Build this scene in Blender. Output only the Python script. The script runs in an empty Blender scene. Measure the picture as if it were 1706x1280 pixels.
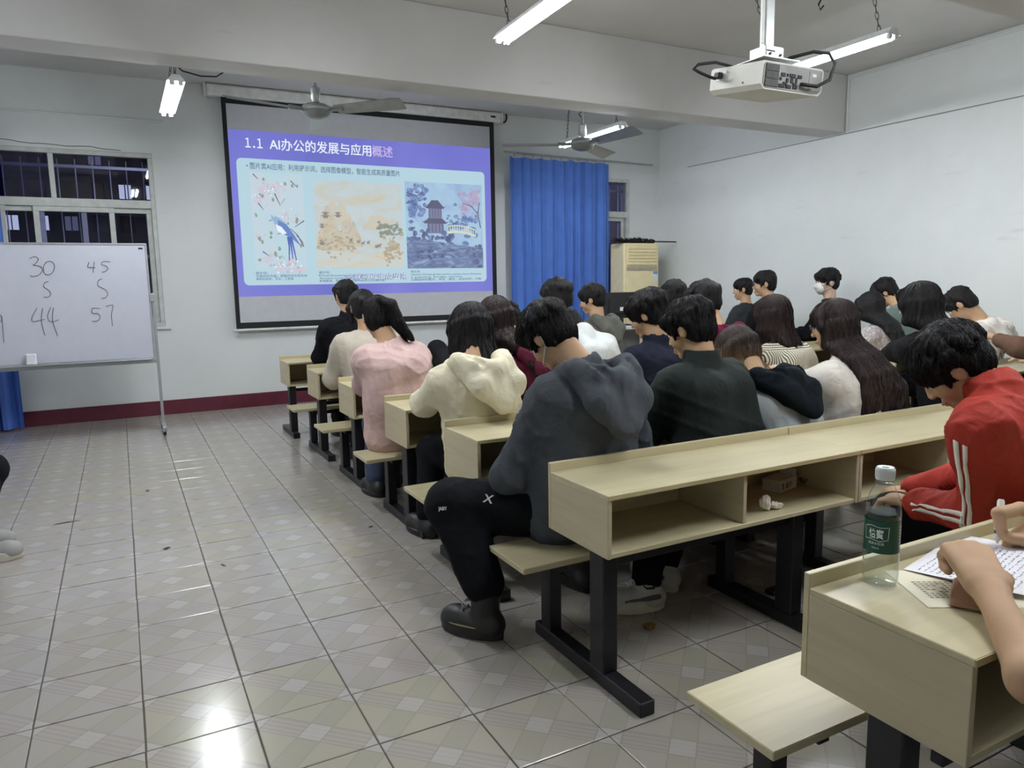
import bpy, bmesh, math, random
import numpy as np
from mathutils import Matrix, Vector

# ------------------------------------------------------------------ camera, world, exposure
scene = bpy.context.scene
COL = scene.collection
rng = random.Random(7)
CAM_H = 1.5
CAM_R = ((0.883169, 0.079960, -0.462190), (-0.468728, 0.113609, -0.876006), (-0.017536, 0.990303, 0.137816))
cam_data = bpy.data.cameras.new('camera')
cam_data.sensor_fit = 'HORIZONTAL'
cam_data.sensor_width = 36.0
cam_data.lens = 1226.0 / 1706.0 * 36.0
cam_data.clip_start = 0.02
cam = bpy.data.objects.new('camera', cam_data)
COL.objects.link(cam)
cm = Matrix(CAM_R).to_4x4()
cm.translation = (0, 0, CAM_H)
cam.matrix_world = cm
scene.camera = cam
TUBE_POWER = 168.0
EXPOSURE = 0.0
world = bpy.data.worlds.new('night_sky')
scene.world = world
world.use_nodes = True
world.node_tree.nodes['Background'].inputs[0].default_value = (0.035, 0.032, 0.060, 1)
world.node_tree.nodes['Background'].inputs[1].default_value = 1.0
scene.view_settings.view_transform = 'Standard'
scene.view_settings.look = 'None'
scene.view_settings.exposure = EXPOSURE
scene.view_settings.gamma = 1.0
scene.view_settings.use_curve_mapping = False
try:
    scene.cycles.use_denoising = True
    scene.cycles.max_bounces = 6
    scene.cycles.diffuse_bounces = 4
    scene.cycles.glossy_bounces = 3
    scene.cycles.transmission_bounces = 6
    scene.cycles.transparent_max_bounces = 24
    scene.cycles.adaptive_threshold = 0.03
    scene.cycles.sample_clamp_indirect = 6.0
    scene.cycles.caustics_reflective = False
    scene.cycles.caustics_refractive = False
except Exception:
    pass

# ------------------------------------------------------------------ colour and material helpers
def C(r, g, b):
    def f(v):
        v /= 255.0
        return v / 12.92 if v <= 0.04045 else ((v + 0.055) / 1.055) ** 2.4
    return (f(r), f(g), f(b), 1.0)

def new_mat(name):
    m = bpy.data.materials.new(name)
    m.use_nodes = True
    nt = m.node_tree
    return m, nt, nt.nodes['Principled BSDF']

def N(nt, kind, **kw):
    n = nt.nodes.new(kind)
    for k, v in kw.items():
        if k.startswith('i_'):
            n.inputs[k[2:].replace('_', ' ')].default_value = v
        else:
            setattr(n, k, v)
    return n

def ramp(nt, stops):
    n = nt.nodes.new('ShaderNodeValToRGB')
    e = n.color_ramp.elements
    while len(e) < len(stops):
        e.new(0.5)
    for el, (p, c) in zip(e, stops):
        el.position = p
        el.color = c
    return n

def mix_c(c, k):
    return (c[0] * k, c[1] * k, c[2] * k, 1.0)

_m = {}
def plain(name, col, rough=0.5, metal=0.0, spec=0.5, noise=0.12, nscale=12.0, bump=0.0, bscale=60.0, coat=0.0):
    if name in _m:
        return _m[name]
    m, nt, b = new_mat(name)
    b.inputs['Roughness'].default_value = rough
    b.inputs['Metallic'].default_value = metal
    b.inputs['Specular IOR Level'].default_value = spec
    b.inputs['Coat Weight'].default_value = coat
    tc = N(nt, 'ShaderNodeTexCoord')
    nz = N(nt, 'ShaderNodeTexNoise', i_Scale=nscale, i_Detail=4.0)
    nt.links.new(tc.outputs['Object'], nz.inputs['Vector'])
    rp = ramp(nt, [(0.3, mix_c(col, 1 - noise)), (0.7, mix_c(col, 1 + noise))])
    nt.links.new(nz.outputs['Fac'], rp.inputs['Fac'])
    nt.links.new(rp.outputs['Color'], b.inputs['Base Color'])
    if bump:
        nb = N(nt, 'ShaderNodeTexNoise', i_Scale=bscale, i_Detail=3.0)
        nt.links.new(tc.outputs['Object'], nb.inputs['Vector'])
        bp = N(nt, 'ShaderNodeBump', i_Strength=bump, i_Distance=0.004)
        nt.links.new(nb.outputs['Fac'], bp.inputs['Height'])
        nt.links.new(bp.outputs['Normal'], b.inputs['Normal'])
    _m[name] = m
    return m

def emit(name, col, strength, base=(0.02, 0.02, 0.02, 1)):
    if name in _m:
        return _m[name]
    m, nt, b = new_mat(name)
    b.inputs['Base Color'].default_value = base
    b.inputs['Roughness'].default_value = 0.7
    b.inputs['Emission Color'].default_value = col
    b.inputs['Emission Strength'].default_value = strength
    _m[name] = m
    return m

def fabric(name, col, rough=0.9, weave=220.0, wrinkle=0.35, var=0.10):
    if name in _m:
        return _m[name]
    m, nt, b = new_mat(name)
    b.inputs['Roughness'].default_value = rough
    b.inputs['Specular IOR Level'].default_value = 0.12
    b.inputs['Sheen Weight'].default_value = 0.0
    tc = N(nt, 'ShaderNodeTexCoord')
    n1 = N(nt, 'ShaderNodeTexNoise', i_Scale=6.0, i_Detail=5.0)
    nt.links.new(tc.outputs['Object'], n1.inputs['Vector'])
    rp = ramp(nt, [(0.3, mix_c(col, 1 - var)), (0.7, mix_c(col, 1 + var))])
    nt.links.new(n1.outputs['Fac'], rp.inputs['Fac'])
    nt.links.new(rp.outputs['Color'], b.inputs['Base Color'])
    n2 = N(nt, 'ShaderNodeTexNoise', i_Scale=weave, i_Detail=2.0)
    nt.links.new(tc.outputs['Object'], n2.inputs['Vector'])
    n3 = N(nt, 'ShaderNodeTexNoise', i_Scale=9.0, i_Detail=3.0, i_Distortion=1.2)
    nt.links.new(tc.outputs['Object'], n3.inputs['Vector'])
    b1 = N(nt, 'ShaderNodeBump', i_Strength=0.25, i_Distance=0.002)
    b2 = N(nt, 'ShaderNodeBump', i_Strength=wrinkle, i_Distance=0.03)
    nt.links.new(n2.outputs['Fac'], b1.inputs['Height'])
    nt.links.new(n3.outputs['Fac'], b2.inputs['Height'])
    nt.links.new(b2.outputs['Normal'], b1.inputs['Normal'])
    nt.links.new(b1.outputs['Normal'], b.inputs['Normal'])
    _m[name] = m
    return m

def hair_mat(name, col, tip=None):
    if name in _m:
        return _m[name]
    m, nt, b = new_mat(name)
    b.inputs['Roughness'].default_value = 0.55
    b.inputs['Specular IOR Level'].default_value = 0.22
    tc = N(nt, 'ShaderNodeTexCoord')
    mp = N(nt, 'ShaderNodeMapping')
    mp.inputs['Scale'].default_value = (170, 170, 6)
    nt.links.new(tc.outputs['Object'], mp.inputs['Vector'])
    nz = N(nt, 'ShaderNodeTexNoise', i_Scale=1.0, i_Detail=3.0)
    nt.links.new(mp.outputs['Vector'], nz.inputs['Vector'])
    rp = ramp(nt, [(0.25, mix_c(col, 0.55)), (0.75, mix_c(col, 1.6))])
    nt.links.new(nz.outputs['Fac'], rp.inputs['Fac'])
    out = rp.outputs['Color']
    if tip:
        sx = N(nt, 'ShaderNodeSeparateXYZ')
        nt.links.new(tc.outputs['Object'], sx.inputs[0])
        mr = N(nt, 'ShaderNodeMapRange')
        mr.inputs['From Min'].default_value = tip[1]
        mr.inputs['From Max'].default_value = tip[2]
        nt.links.new(sx.outputs['Z'], mr.inputs['Value'])
        rp2 = ramp(nt, [(0.25, mix_c(tip[0], 0.6)), (0.75, mix_c(tip[0], 1.4))])
        nt.links.new(nz.outputs['Fac'], rp2.inputs['Fac'])
        mx = N(nt, 'ShaderNodeMix', data_type='RGBA')
        nt.links.new(mr.outputs['Result'], mx.inputs['Factor'])
        nt.links.new(rp2.outputs['Color'], mx.inputs['A'])
        nt.links.new(out, mx.inputs['B'])
        out = mx.outputs['Result']
    nt.links.new(out, b.inputs['Base Color'])
    bp = N(nt, 'ShaderNodeBump', i_Strength=1.0, i_Distance=0.006)
    nt.links.new(nz.outputs['Fac'], bp.inputs['Height'])
    nt.links.new(bp.outputs['Normal'], b.inputs['Normal'])
    _m[name] = m
    return m

def wood_mat(name, col, axis=0, rough=0.35):
    if name in _m:
        return _m[name]
    m, nt, b = new_mat(name)
    b.inputs['Roughness'].default_value = rough
    b.inputs['Specular IOR Level'].default_value = 0.4
    tc = N(nt, 'ShaderNodeTexCoord')
    mp = N(nt, 'ShaderNodeMapping')
    sc = [26.0, 26.0, 26.0]
    sc[axis] = 2.2
    mp.inputs['Scale'].default_value = sc
    nt.links.new(tc.outputs['Object'], mp.inputs['Vector'])
    nz = N(nt, 'ShaderNodeTexNoise', i_Scale=1.0, i_Detail=5.0, i_Distortion=0.6)
    nt.links.new(mp.outputs['Vector'], nz.inputs['Vector'])
    n2 = N(nt, 'ShaderNodeTexNoise', i_Scale=3.0, i_Detail=2.0)
    nt.links.new(tc.outputs['Object'], n2.inputs['Vector'])
    ad = N(nt, 'ShaderNodeMath', operation='ADD')
    ml = N(nt, 'ShaderNodeMath', operation='MULTIPLY')
    ml.inputs[1].default_value = 0.5
    nt.links.new(n2.outputs['Fac'], ml.inputs[0])
    nt.links.new(nz.outputs['Fac'], ad.inputs[0])
    nt.links.new(ml.outputs[0], ad.inputs[1])
    rp = ramp(nt, [(0.45, mix_c(col, 0.88)), (0.75, col), (1.0, mix_c(col, 1.08))])
    nt.links.new(ad.outputs[0], rp.inputs['Fac'])
    nt.links.new(rp.outputs['Color'], b.inputs['Base Color'])
    bp = N(nt, 'ShaderNodeBump', i_Strength=0.08, i_Distance=0.002)
    nt.links.new(nz.outputs['Fac'], bp.inputs['Height'])
    nt.links.new(bp.outputs['Normal'], b.inputs['Normal'])
    _m[name] = m
    return m

# ------------------------------------------------------------------ mesh helpers
class MB:
    """collects vertices and faces of one mesh"""
    def __init__(self):
        self.v = []
        self.f = []
    def add(self, vs, fs):
        o = len(self.v)
        self.v += [tuple(p) for p in vs]
        self.f += [tuple(i + o for i in f) for f in fs]
        return self
    def box(self, x0, x1, y0, y1, z0, z1, ch=0.0, M=None):
        c = ((x0 + x1) / 2, (y0 + y1) / 2, (z0 + z1) / 2)
        h = ((x1 - x0) / 2, (y1 - y0) / 2, (z1 - z0) / 2)
        if ch <= 0:
            vs = [(c[0] + sx * h[0], c[1] + sy * h[1], c[2] + sz * h[2]) for sx in (-1, 1) for sy in (-1, 1) for sz in (-1, 1)]
            fs = [(0, 1, 3, 2), (4, 6, 7, 5), (0, 4, 5, 1), (2, 3, 7, 6), (0, 2, 6, 4), (1, 5, 7, 3)]
        else:
            ch = min(ch, min(h) * 0.8)
            vs = []
            ix = {}
            for sx in (-1, 1):
                for sy in (-1, 1):
                    for sz in (-1, 1):
                        for a in range(3):
                            s = (sx, sy, sz)
                            p = [c[i] + s[i] * (h[i] if i == a else h[i] - ch) for i in range(3)]
                            ix[(sx, sy, sz, a)] = len(vs)
                            vs.append(tuple(p))
            fs = []
            for a in range(3):
                b, d = (a + 1) % 3, (a + 2) % 3
                for s in (-1, 1):
                    q = []
                    for (u, w) in ((-1, -1), (1, -1), (1, 1), (-1, 1)):
                        k = [0, 0, 0]
                        k[a], k[b], k[d] = s, u, w
                        q.append(ix[(k[0], k[1], k[2], a)])
                    fs.append(tuple(q if s > 0 else q[::-1]))
                for u in (-1, 1):
                    for w in (-1, 1):
                        q = []
                        for e in (-1, 1):
                            k = [0, 0, 0]
                            k[a], k[b], k[d] = e, u, w
                            q.append((ix[(k[0], k[1], k[2], b)], ix[(k[0], k[1], k[2], d)]))
                        qq = [q[0][0], q[1][0], q[1][1], q[0][1]]
                        fs.append(tuple(qq if u * w < 0 else qq[::-1]))
            for sx in (-1, 1):
                for sy in (-1, 1):
                    for sz in (-1, 1):
                        t = [ix[(sx, sy, sz, a)] for a in range(3)]
                        fs.append(tuple(t if sx * sy * sz > 0 else t[::-1]))
        if M is not None:
            vs = [tuple(M @ Vector(p)) for p in vs]
        return self.add(vs, fs)
    def tube(self, pts, r, n=8, cap=True, closed=False):
        pts = [Vector(p) for p in pts]
        rs = r if isinstance(r, (list, tuple)) else [r] * len(pts)
        m = len(pts)
        up = None
        vs = []
        for i, p in enumerate(pts):
            if closed:
                t = (pts[(i + 1) % m] - pts[i - 1])
            else:
                t = pts[min(i + 1, m - 1)] - pts[max(i - 1, 0)]
            t.normalize()
            if up is None:
                up = Vector((0, 0, 1)) if abs(t.z) < 0.9 else Vector((1, 0, 0))
            a = t.cross(up)
            if a.length < 1e-5:
                a = t.orthogonal()
            a.normalize()
            b = a.cross(t)
            up = b
            for k in range(n):
                th = 2 * math.pi * k / n
                vs.append(tuple(p + (a * math.cos(th) + b * math.sin(th)) * rs[i]))
        fs = []
        for i in range(m if closed else m - 1):
            j = (i + 1) % m
            for k in range(n):
                l = (k + 1) % n
                fs.append((i * n + k, i * n + l, j * n + l, j * n + k))
        if cap and not closed:
            fs.append(tuple(range(n))[::-1])
            fs.append(tuple((m - 1) * n + k for k in range(n)))
        return self.add(vs, fs)
    def lathe(self, prof, c=(0, 0, 0), n=24, M=None):
        vs = []
        fs = []
        for (r, z) in prof:
            for k in range(n):
                th = 2 * math.pi * k / n
                vs.append((c[0] + r * math.cos(th), c[1] + r * math.sin(th), c[2] + z))
        for i in range(len(prof) - 1):
            for k in range(n):
                l = (k + 1) % n
                fs.append((i * n + k, i * n + l, (i + 1) * n + l, (i + 1) * n + k))
        fs.append(tuple(range(n))[::-1])
        fs.append(tuple((len(prof) - 1) * n + k for k in range(n)))
        if M is not None:
            vs = [tuple(M @ Vector(p)) for p in vs]
        return self.add(vs, fs)
    def grid(self, rows):
        """rows: list of equal-length lists of points"""
        n = len(rows[0])
        vs = [p for r in rows for p in r]
        fs = [(i * n + k, i * n + k + 1, (i + 1) * n + k + 1, (i + 1) * n + k) for i in range(len(rows) - 1) for k in range(n - 1)]
        return self.add(vs, fs)
    def poly(self, pts):
        return self.add(pts, [tuple(range(len(pts)))])
    def slab(self, pts2, M, t):
        """outline extruded by t along local z, placed by matrix M"""
        n = len(pts2)
        vs = [tuple(M @ Vector((x, y, 0))) for x, y in pts2] + [tuple(M @ Vector((x, y, t))) for x, y in pts2]
        fs = [tuple(range(n))[::-1], tuple(range(n, 2 * n))] + [(i, (i + 1) % n, n + (i + 1) % n, n + i) for i in range(n)]
        return self.add(vs, fs)
    def build(self, name, mat, parent=None, smooth=False, loc=None):
        me = bpy.data.meshes.new(name)
        vs = self.v
        if loc is not None:
            vs = [(p[0] - loc[0], p[1] - loc[1], p[2] - loc[2]) for p in vs]
        me.from_pydata(vs, [], self.f)
        me.update()
        return link_mesh(name, me, mat, parent, smooth, loc)

def link_mesh(name, me, mat, parent=None, smooth=False, loc=None):
    if mat is not None:
        me.materials.append(mat)
    if smooth:
        me.polygons.foreach_set('use_smooth', [True] * len(me.polygons))
        if smooth == 'auto':
            try:
                me.set_sharp_from_angle(angle=math.radians(40))
            except Exception:
                pass
    o = bpy.data.objects.new(name, me)
    COL.objects.link(o)
    if loc is not None:
        o.location = loc
    if parent is not None:
        o.parent = parent
    return o

def tag(o, label=None, cat=None, group=None, kind=None):
    if label: o['label'] = label
    if cat: o['category'] = cat
    if group: o['group'] = group
    if kind: o['kind'] = kind
    return o

def empty(name, loc=(0, 0, 0), label=None, cat=None, group=None, rz=0.0):
    o = bpy.data.objects.new(name, None)
    o.empty_display_size = 0.1
    COL.objects.link(o)
    o.location = loc
    o.rotation_euler = (0, 0, rz)
    return tag(o, label, cat, group)

def bx(name, parent, mat, b, ch=0.0, loc=None):
    return MB().box(*b, ch=ch).build(name, mat, parent, loc=loc)

def copy_tree(o, parent=None):
    c = o.copy()
    COL.objects.link(c)
    c.parent = parent
    for ch in list(o.children):
        copy_tree(ch, c)
    return c

_txt = {}
def text_geo(body, size, align='LEFT', bold=0.0):
    """flat outline mesh of a piece of writing in the xy plane"""
    cu = bpy.data.curves.new('lettering', 'FONT')
    cu.body = body
    cu.size = size
    cu.align_x = align
    cu.resolution_u = 3
    cu.offset = bold
    o = bpy.data.objects.new('lettering', cu)
    COL.objects.link(o)
    bpy.context.view_layer.update()
    me = bpy.data.meshes.new_from_object(o.evaluated_get(bpy.context.evaluated_depsgraph_get()))
    vs = [tuple(v.co) for v in me.vertices]
    fs = [tuple(p.vertices) for p in me.polygons]
    bpy.data.objects.remove(o)
    bpy.data.curves.remove(cu)
    bpy.data.meshes.remove(me)
    return vs, fs

def text(name, body, size, M, mat, parent, align='LEFT', bold=0.0, bend=None, fit=None):
    vs, fs = text_geo(body, size, align, bold)
    if fit:
        x0 = min(v[0] for v in vs); x1 = max(v[0] for v in vs)
        k = fit / (x1 - x0)
        vs = [((v[0] - x0) * k, v[1], v[2]) for v in vs]
    if bend:
        vs = [bend(v) for v in vs]
    else:
        vs = [tuple(M @ Vector(v)) for v in vs]
    return MB().add(vs, fs).build(name, mat, parent)

def wallM(x, y, z):
    """text plane standing on the front wall, facing the room (-y)"""
    return Matrix.Translation((x, y, z)) @ Matrix.Rotation(math.radians(90), 4, 'X')

# ------------------------------------------------------------------ the room
XL, XR, YF, YB, ZC = -2.2, 7.8, 9.6, -2.6, 3.84

def wall_mat(name, col):
    m, nt, b = new_mat(name)
    b.inputs['Roughness'].default_value = 0.85
    b.inputs['Specular IOR Level'].default_value = 0.25
    tc = N(nt, 'ShaderNodeTexCoord')
    n1 = N(nt, 'ShaderNodeTexNoise', i_Scale=0.9, i_Detail=6.0, i_Roughness=0.65)
    nt.links.new(tc.outputs['Object'], n1.inputs['Vector'])
    rp = ramp(nt, [(0.3, mix_c(col, 0.93)), (0.6, col), (0.8, mix_c(col, 1.03))])
    nt.links.new(n1.outputs['Fac'], rp.inputs['Fac'])
    # scuffs low on the wall, with a shape of their own
    mp = N(nt, 'ShaderNodeMapping')
    mp.inputs['Scale'].default_value = (1.2, 1.2, 9.0)
    nt.links.new(tc.outputs['Object'], mp.inputs['Vector'])
    n2 = N(nt, 'ShaderNodeTexNoise', i_Scale=1.3, i_Detail=5.0)
    nt.links.new(mp.outputs['Vector'], n2.inputs['Vector'])
    r2 = ramp(nt, [(0.66, (0, 0, 0, 1)), (0.76, (0.35, 0.35, 0.35, 1))])
    nt.links.new(n2.outputs['Fac'], r2.inputs['Fac'])
    mx = N(nt, 'ShaderNodeMix', data_type='RGBA')
    nt.links.new(r2.outputs['Color'], mx.inputs['Factor'])
    nt.links.new(rp.outputs['Color'], mx.inputs['A'])
    mx.inputs['B'].default_value = mix_c(col, 0.72)
    nt.links.new(mx.outputs['Result'], b.inputs['Base Color'])
    n3 = N(nt, 'ShaderNodeTexNoise', i_Scale=45.0, i_Detail=3.0)
    nt.links.new(tc.outputs['Object'], n3.inputs['Vector'])
    bp = N(nt, 'ShaderNodeBump', i_Strength=0.06, i_Distance=0.004)
    nt.links.new(n3.outputs['Fac'], bp.inputs['Height'])
    nt.links.new(bp.outputs['Normal'], b.inputs['Normal'])
    return m

M_wall = wall_mat('wall_paint', C(222, 226, 226))
M_ceil = wall_mat('ceiling_paint', C(208, 207, 206))
M_base = plain('baseboard_paint', C(92, 30, 48), 0.45, noise=0.15)
M_grout = plain('grout', C(92, 84, 78), 0.9)
M_alu = plain('white_window_metal', C(196, 200, 196), 0.45, noise=0.1)
M_steel = plain('grey_steel', C(170, 174, 178), 0.35, 0.7)
M_white = plain('white_plastic', C(225, 226, 224), 0.4)
M_black = plain('black_plastic', C(22, 22, 25), 0.45)
M_cable = plain('black_cable', C(18, 18, 20), 0.5)
M_wire = plain('grey_wire', C(70, 70, 72), 0.6)

def S(o):
    return tag(o, kind='structure')

# floor tiles ---------------------------------------------------------------
TX0, TY0, TPX, TPY = -0.041, 2.530, 0.3405, 0.3365
def tile_mat():
    m, nt, b = new_mat('floor_tile_glaze')
    b.inputs['Specular IOR Level'].default_value = 0.55
    geo = N(nt, 'ShaderNodeNewGeometry')
    mp = N(nt, 'ShaderNodeMapping', vector_type='POINT')
    mp.inputs['Location'].default_value = (-TX0 / TPX, -TY0 / TPY, 0)
    mp.inputs['Scale'].default_value = (1 / TPX, 1 / TPY, 1)
    nt.links.new(geo.outputs['Position'], mp.inputs['Vector'])
    sx = N(nt, 'ShaderNodeSeparateXYZ')
    nt.links.new(mp.outputs['Vector'], sx.inputs[0])
    def mth(op, a, b2=None, c=None):
        n = N(nt, 'ShaderNodeMath', operation=op)
        for i, x in enumerate((a, b2, c)):
            if x is None: continue
            if isinstance(x, (int, float)): n.inputs[i].default_value = x
            else: nt.links.new(x, n.inputs[i])
        return n.outputs[0]
    X, Y = sx.outputs['X'], sx.outputs['Y']
    fx, fy = mth('FRACT', X), mth('FRACT', Y)
    ix, iy = mth('FLOOR', X), mth('FLOOR', Y)
    u = mth('ADD', fx, fy)
    v = mth('SUBTRACT', fx, fy)
    # woven diagonal bands printed on every tile
    def band(t, k, off):
        a = mth('FRACT', mth('MULTIPLY_ADD', t, k, off))
        return a
    bu, bv = band(u, 1.0, 0.5), band(v, 1.0, 0.5)
    wide_u = mth('LESS_THAN', mth('ABSOLUTE', mth('SUBTRACT', bu, 0.5)), 0.17)
    wide_v = mth('LESS_THAN', mth('ABSOLUTE', mth('SUBTRACT', bv, 0.5)), 0.17)
    line_u = mth('LESS_THAN', mth('ABSOLUTE', mth('SUBTRACT', mth('ABSOLUTE', mth('SUBTRACT', bu, 0.5)), 0.18)), 0.012)
    line_v = mth('LESS_THAN', mth('ABSOLUTE', mth('SUBTRACT', mth('ABSOLUTE', mth('SUBTRACT', bv, 0.5)), 0.18)), 0.012)
    cross = mth('MULTIPLY', wide_u, wide_v)
    wn = N(nt, 'ShaderNodeTexWhiteNoise', noise_dimensions='2D')
    cv = N(nt, 'ShaderNodeCombineXYZ')
    nt.links.new(ix, cv.inputs['X']); nt.links.new(iy, cv.inputs['Y'])
    nt.links.new(cv.outputs[0], wn.inputs['Vector'])
    pn = N(nt, 'ShaderNodeTexNoise', i_Scale=0.13, i_Detail=1.0)
    nt.links.new(cv.outputs[0], pn.inputs['Vector'])
    tint = mth('ADD', mth('MULTIPLY', wn.outputs['Value'], 0.22), pn.outputs['Fac'])
    base = ramp(nt, [(0.45, C(164, 158, 156)), (0.60, C(164, 158, 152)), (0.70, C(165, 160, 146))])
    nt.links.new(tint, base.inputs['Fac'])
    def mixc(fac, a, col, w):
        n = N(nt, 'ShaderNodeMix', data_type='RGBA')
        f = mth('MULTIPLY', fac, w)
        nt.links.new(f, n.inputs['Factor'])
        nt.links.new(a, n.inputs['A'])
        n.inputs['B'].default_value = col
        return n.outputs['Result']
    # faint fine stripes inside the bands
    st = mth('GREATER_THAN', mth('FRACT', mth('MULTIPLY', u, 11.0)), 0.5)
    c = base.outputs['Color']
    c = mixc(wide_u, c, C(166, 157, 154), 0.55)
    c = mixc(wide_v, c, C(156, 152, 140), 0.55)
    c = mixc(mth('MULTIPLY', wide_u, st), c, C(136, 130, 126), 0.25)
    c = mixc(cross, c, C(184, 180, 180), 0.5)
    c = mixc(mth('MAXIMUM', line_u, line_v), c, C(126, 122, 120), 0.30)
    ns = N(nt, 'ShaderNodeTexNoise', i_Scale=2.2, i_Detail=7.0, i_Roughness=0.7)
    nt.links.new(geo.outputs['Position'], ns.inputs['Vector'])
    rs = ramp(nt, [(0.30, (1, 1, 1, 1)), (0.42, (0, 0, 0, 1))])
    nt.links.new(ns.outputs['Fac'], rs.inputs['Fac'])
    c = mixc(rs.outputs['Color'], c, C(140, 132, 120), 0.14)
    nt.links.new(c, b.inputs['Base Color'])
    rr = ramp(nt, [(0.3, (0.20, 0.20, 0.20, 1)), (0.7, (0.15, 0.15, 0.15, 1))])
    nt.links.new(ns.outputs['Fac'], rr.inputs['Fac'])
    nt.links.new(rr.outputs['Color'], b.inputs['Roughness'])
    nb = N(nt, 'ShaderNodeTexNoise', i_Scale=14.0, i_Detail=2.0)
    nt.links.new(geo.outputs['Position'], nb.inputs['Vector'])
    nb2 = N(nt, 'ShaderNodeTexNoise', i_Scale=190.0, i_Detail=1.0)
    nt.links.new(geo.outputs['Position'], nb2.inputs['Vector'])
    hh = mth('MULTIPLY_ADD', nb2.outputs['Fac'], 0.12, nb.outputs['Fac'])
    bp = N(nt, 'ShaderNodeBump', i_Strength=0.10, i_Distance=0.004)
    nt.links.new(hh, bp.inputs['Height'])
    nt.links.new(bp.outputs['Normal'], b.inputs['Normal'])
    return m
M_tile = tile_mat()
floor = S(bx('floor', None, M_grout, (XL - .2, XR + .2, YB - .2, YF + .2, -0.12, -0.004)))
tw, td = TPX - 0.005, TPY - 0.005
tile_me = bpy.data.meshes.new('tile')
tb = MB()
h0, h1 = (tw / 2, td / 2), (tw / 2 - 0.0025, td / 2 - 0.0025)
tb.add([(sx * h0[0], sy * h0[1], -0.004) for sx, sy in ((-1, -1), (1, -1), (1, 1), (-1, 1))] +
       [(sx * h0[0], sy * h0[1], -0.0015) for sx, sy in ((-1, -1), (1, -1), (1, 1), (-1, 1))] +
       [(sx * h1[0], sy * h1[1], 0.0) for sx, sy in ((-1, -1), (1, -1), (1, 1), (-1, 1))],
       [(0, 1, 5, 4), (1, 2, 6, 5), (2, 3, 7, 6), (3, 0, 4, 7), (4, 5, 9, 8), (5, 6, 10, 9), (6, 7, 11, 10), (7, 4, 8, 11), (8, 9, 10, 11)])
tile_me.from_pydata(tb.v, [], tb.f)
tile_me.materials.append(M_tile)
_ci = Matrix(CAM_R).transposed()
def px(p):
    v = _ci @ (Vector(p) - Vector((0, 0, CAM_H)))
    if v.z > -0.05: return None
    return (853 - 1226 * v.x / v.z, 640 + 1226 * v.y / v.z, -v.z)
cand = []
for i in range(-7, 24):
    for j in range(-16, 22):
        x, y = TX0 + (i + .5) * TPX, TY0 + (j + .5) * TPY
        if x < XL or x > XR - 0.1 or y < YB or y > YF - 0.1: continue
        q = px((x, y, 0))
        w = 0.0
        if q and -60 < q[0] < 1766 and 0 < q[1] < 1380:
            w = 1.0 / (q[2] ** 3)
            if x > 1.75: w *= 0.25
        cand.append((w, i, j, x, y))
cand.sort(reverse=True)
rest = MB()
for k, (w, i, j, x, y) in enumerate(cand):
    if k < 300 and w > 0:
        o = bpy.data.objects.new('tile', tile_me)
        COL.objects.link(o)
        o.parent = floor
        o.location = (x + rng.uniform(-.0012, .0012), y + rng.uniform(-.0012, .0012), 0)
        o.rotation_euler = (rng.gauss(0, .0016), rng.gauss(0, .0016), rng.gauss(0, .002))
    else:
        rest.add([(a[0] + x, a[1] + y, a[2]) for a in tb.v], tb.f)
tag(rest.build('tile_field', M_tile, floor), kind='stuff')

# walls ---------------------------------------------------------------------
W1 = (-1.95, 0.46, 1.05, 3.02)        # window opening on the left of the front wall
W2 = (5.35, 7.21, 0.95, 3.05)         # window behind the curtain
wf = MB()
T = 0.24
y0, y1 = YF, YF + T
wf.box(XL - .24, W1[0], y0, y1, -.1, ZC + .1)
wf.box(W1[0], W1[1], y0, y1, -.1, W1[2]).box(W1[0], W1[1], y0, y1, W1[3], ZC + .1)
wf.box(W1[1], W2[0], y0, y1, -.1, ZC + .1)
wf.box(W2[0], W2[1], y0, y1, -.1, W2[2]).box(W2[0], W2[1], y0, y1, W2[3], ZC + .1)
wf.box(W2[1], XR + .24, y0, y1, -.1, ZC + .1)
S(wf.build('wall_front', M_wall))
S(bx('wall_right', None, M_wall, (XR, XR + .24, YB - .24, YF, -.1, ZC + .1)))
S(bx('wall_left', None, M_wall, (XL - .24, XL, YB - .24, YF, -.1, ZC + .1)))
S(bx('wall_back', None, M_wall, (XL, XR, YB - .24, YB, -.1, ZC + .1)))
S(bx('ceiling', None, M_ceil, (XL, XR, YB, YF, ZC, ZC + .14)))
S(bx('trim_1', None, M_ceil, (XL, XR, 6.15, 6.50, 3.19, ZC), ch=.006))
S(bx('trim_2', None, M_ceil, (XL, XR, 2.68, 3.03, 3.19, ZC), ch=.006))
S(bx('trim_3', None, M_ceil, (XL, XR, -.75, -.40, 3.19, ZC), ch=.006))
S(bx('baseboard_front', None, M_base, (XL, XR, YF - .012, YF, 0, .17), ch=.004))
S(bx('baseboard_right', None, M_base, (XR - .012, XR, YB, YF - .012, 0, .17), ch=.004))
S(bx('baseboard_left', None, M_base, (XL, XL + .012, YB, YF - .012, 0, .17), ch=.004))
# painted-over panel outline near the front of the right wall
S(bx('trim_4', None, M_wall, (XR - .012, XR, 3.0, 8.97, 0.17, 3.17), ch=.004))
# plaster crack above the left window
ck = [(-1.3, 9.598, 3.02)]
xx = -1.3
for dz in (.03, .05, .06, .055, .04, .03, .035, .03, .02, .03, .035, .015, .01, .005):
    xx += rng.uniform(.07, .13)
    ck.append((xx, 9.598, 3.03 + dz * 0.9))
S(MB().tube(ck, 0.0035, 5).build('trim_5', M_wire))

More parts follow.
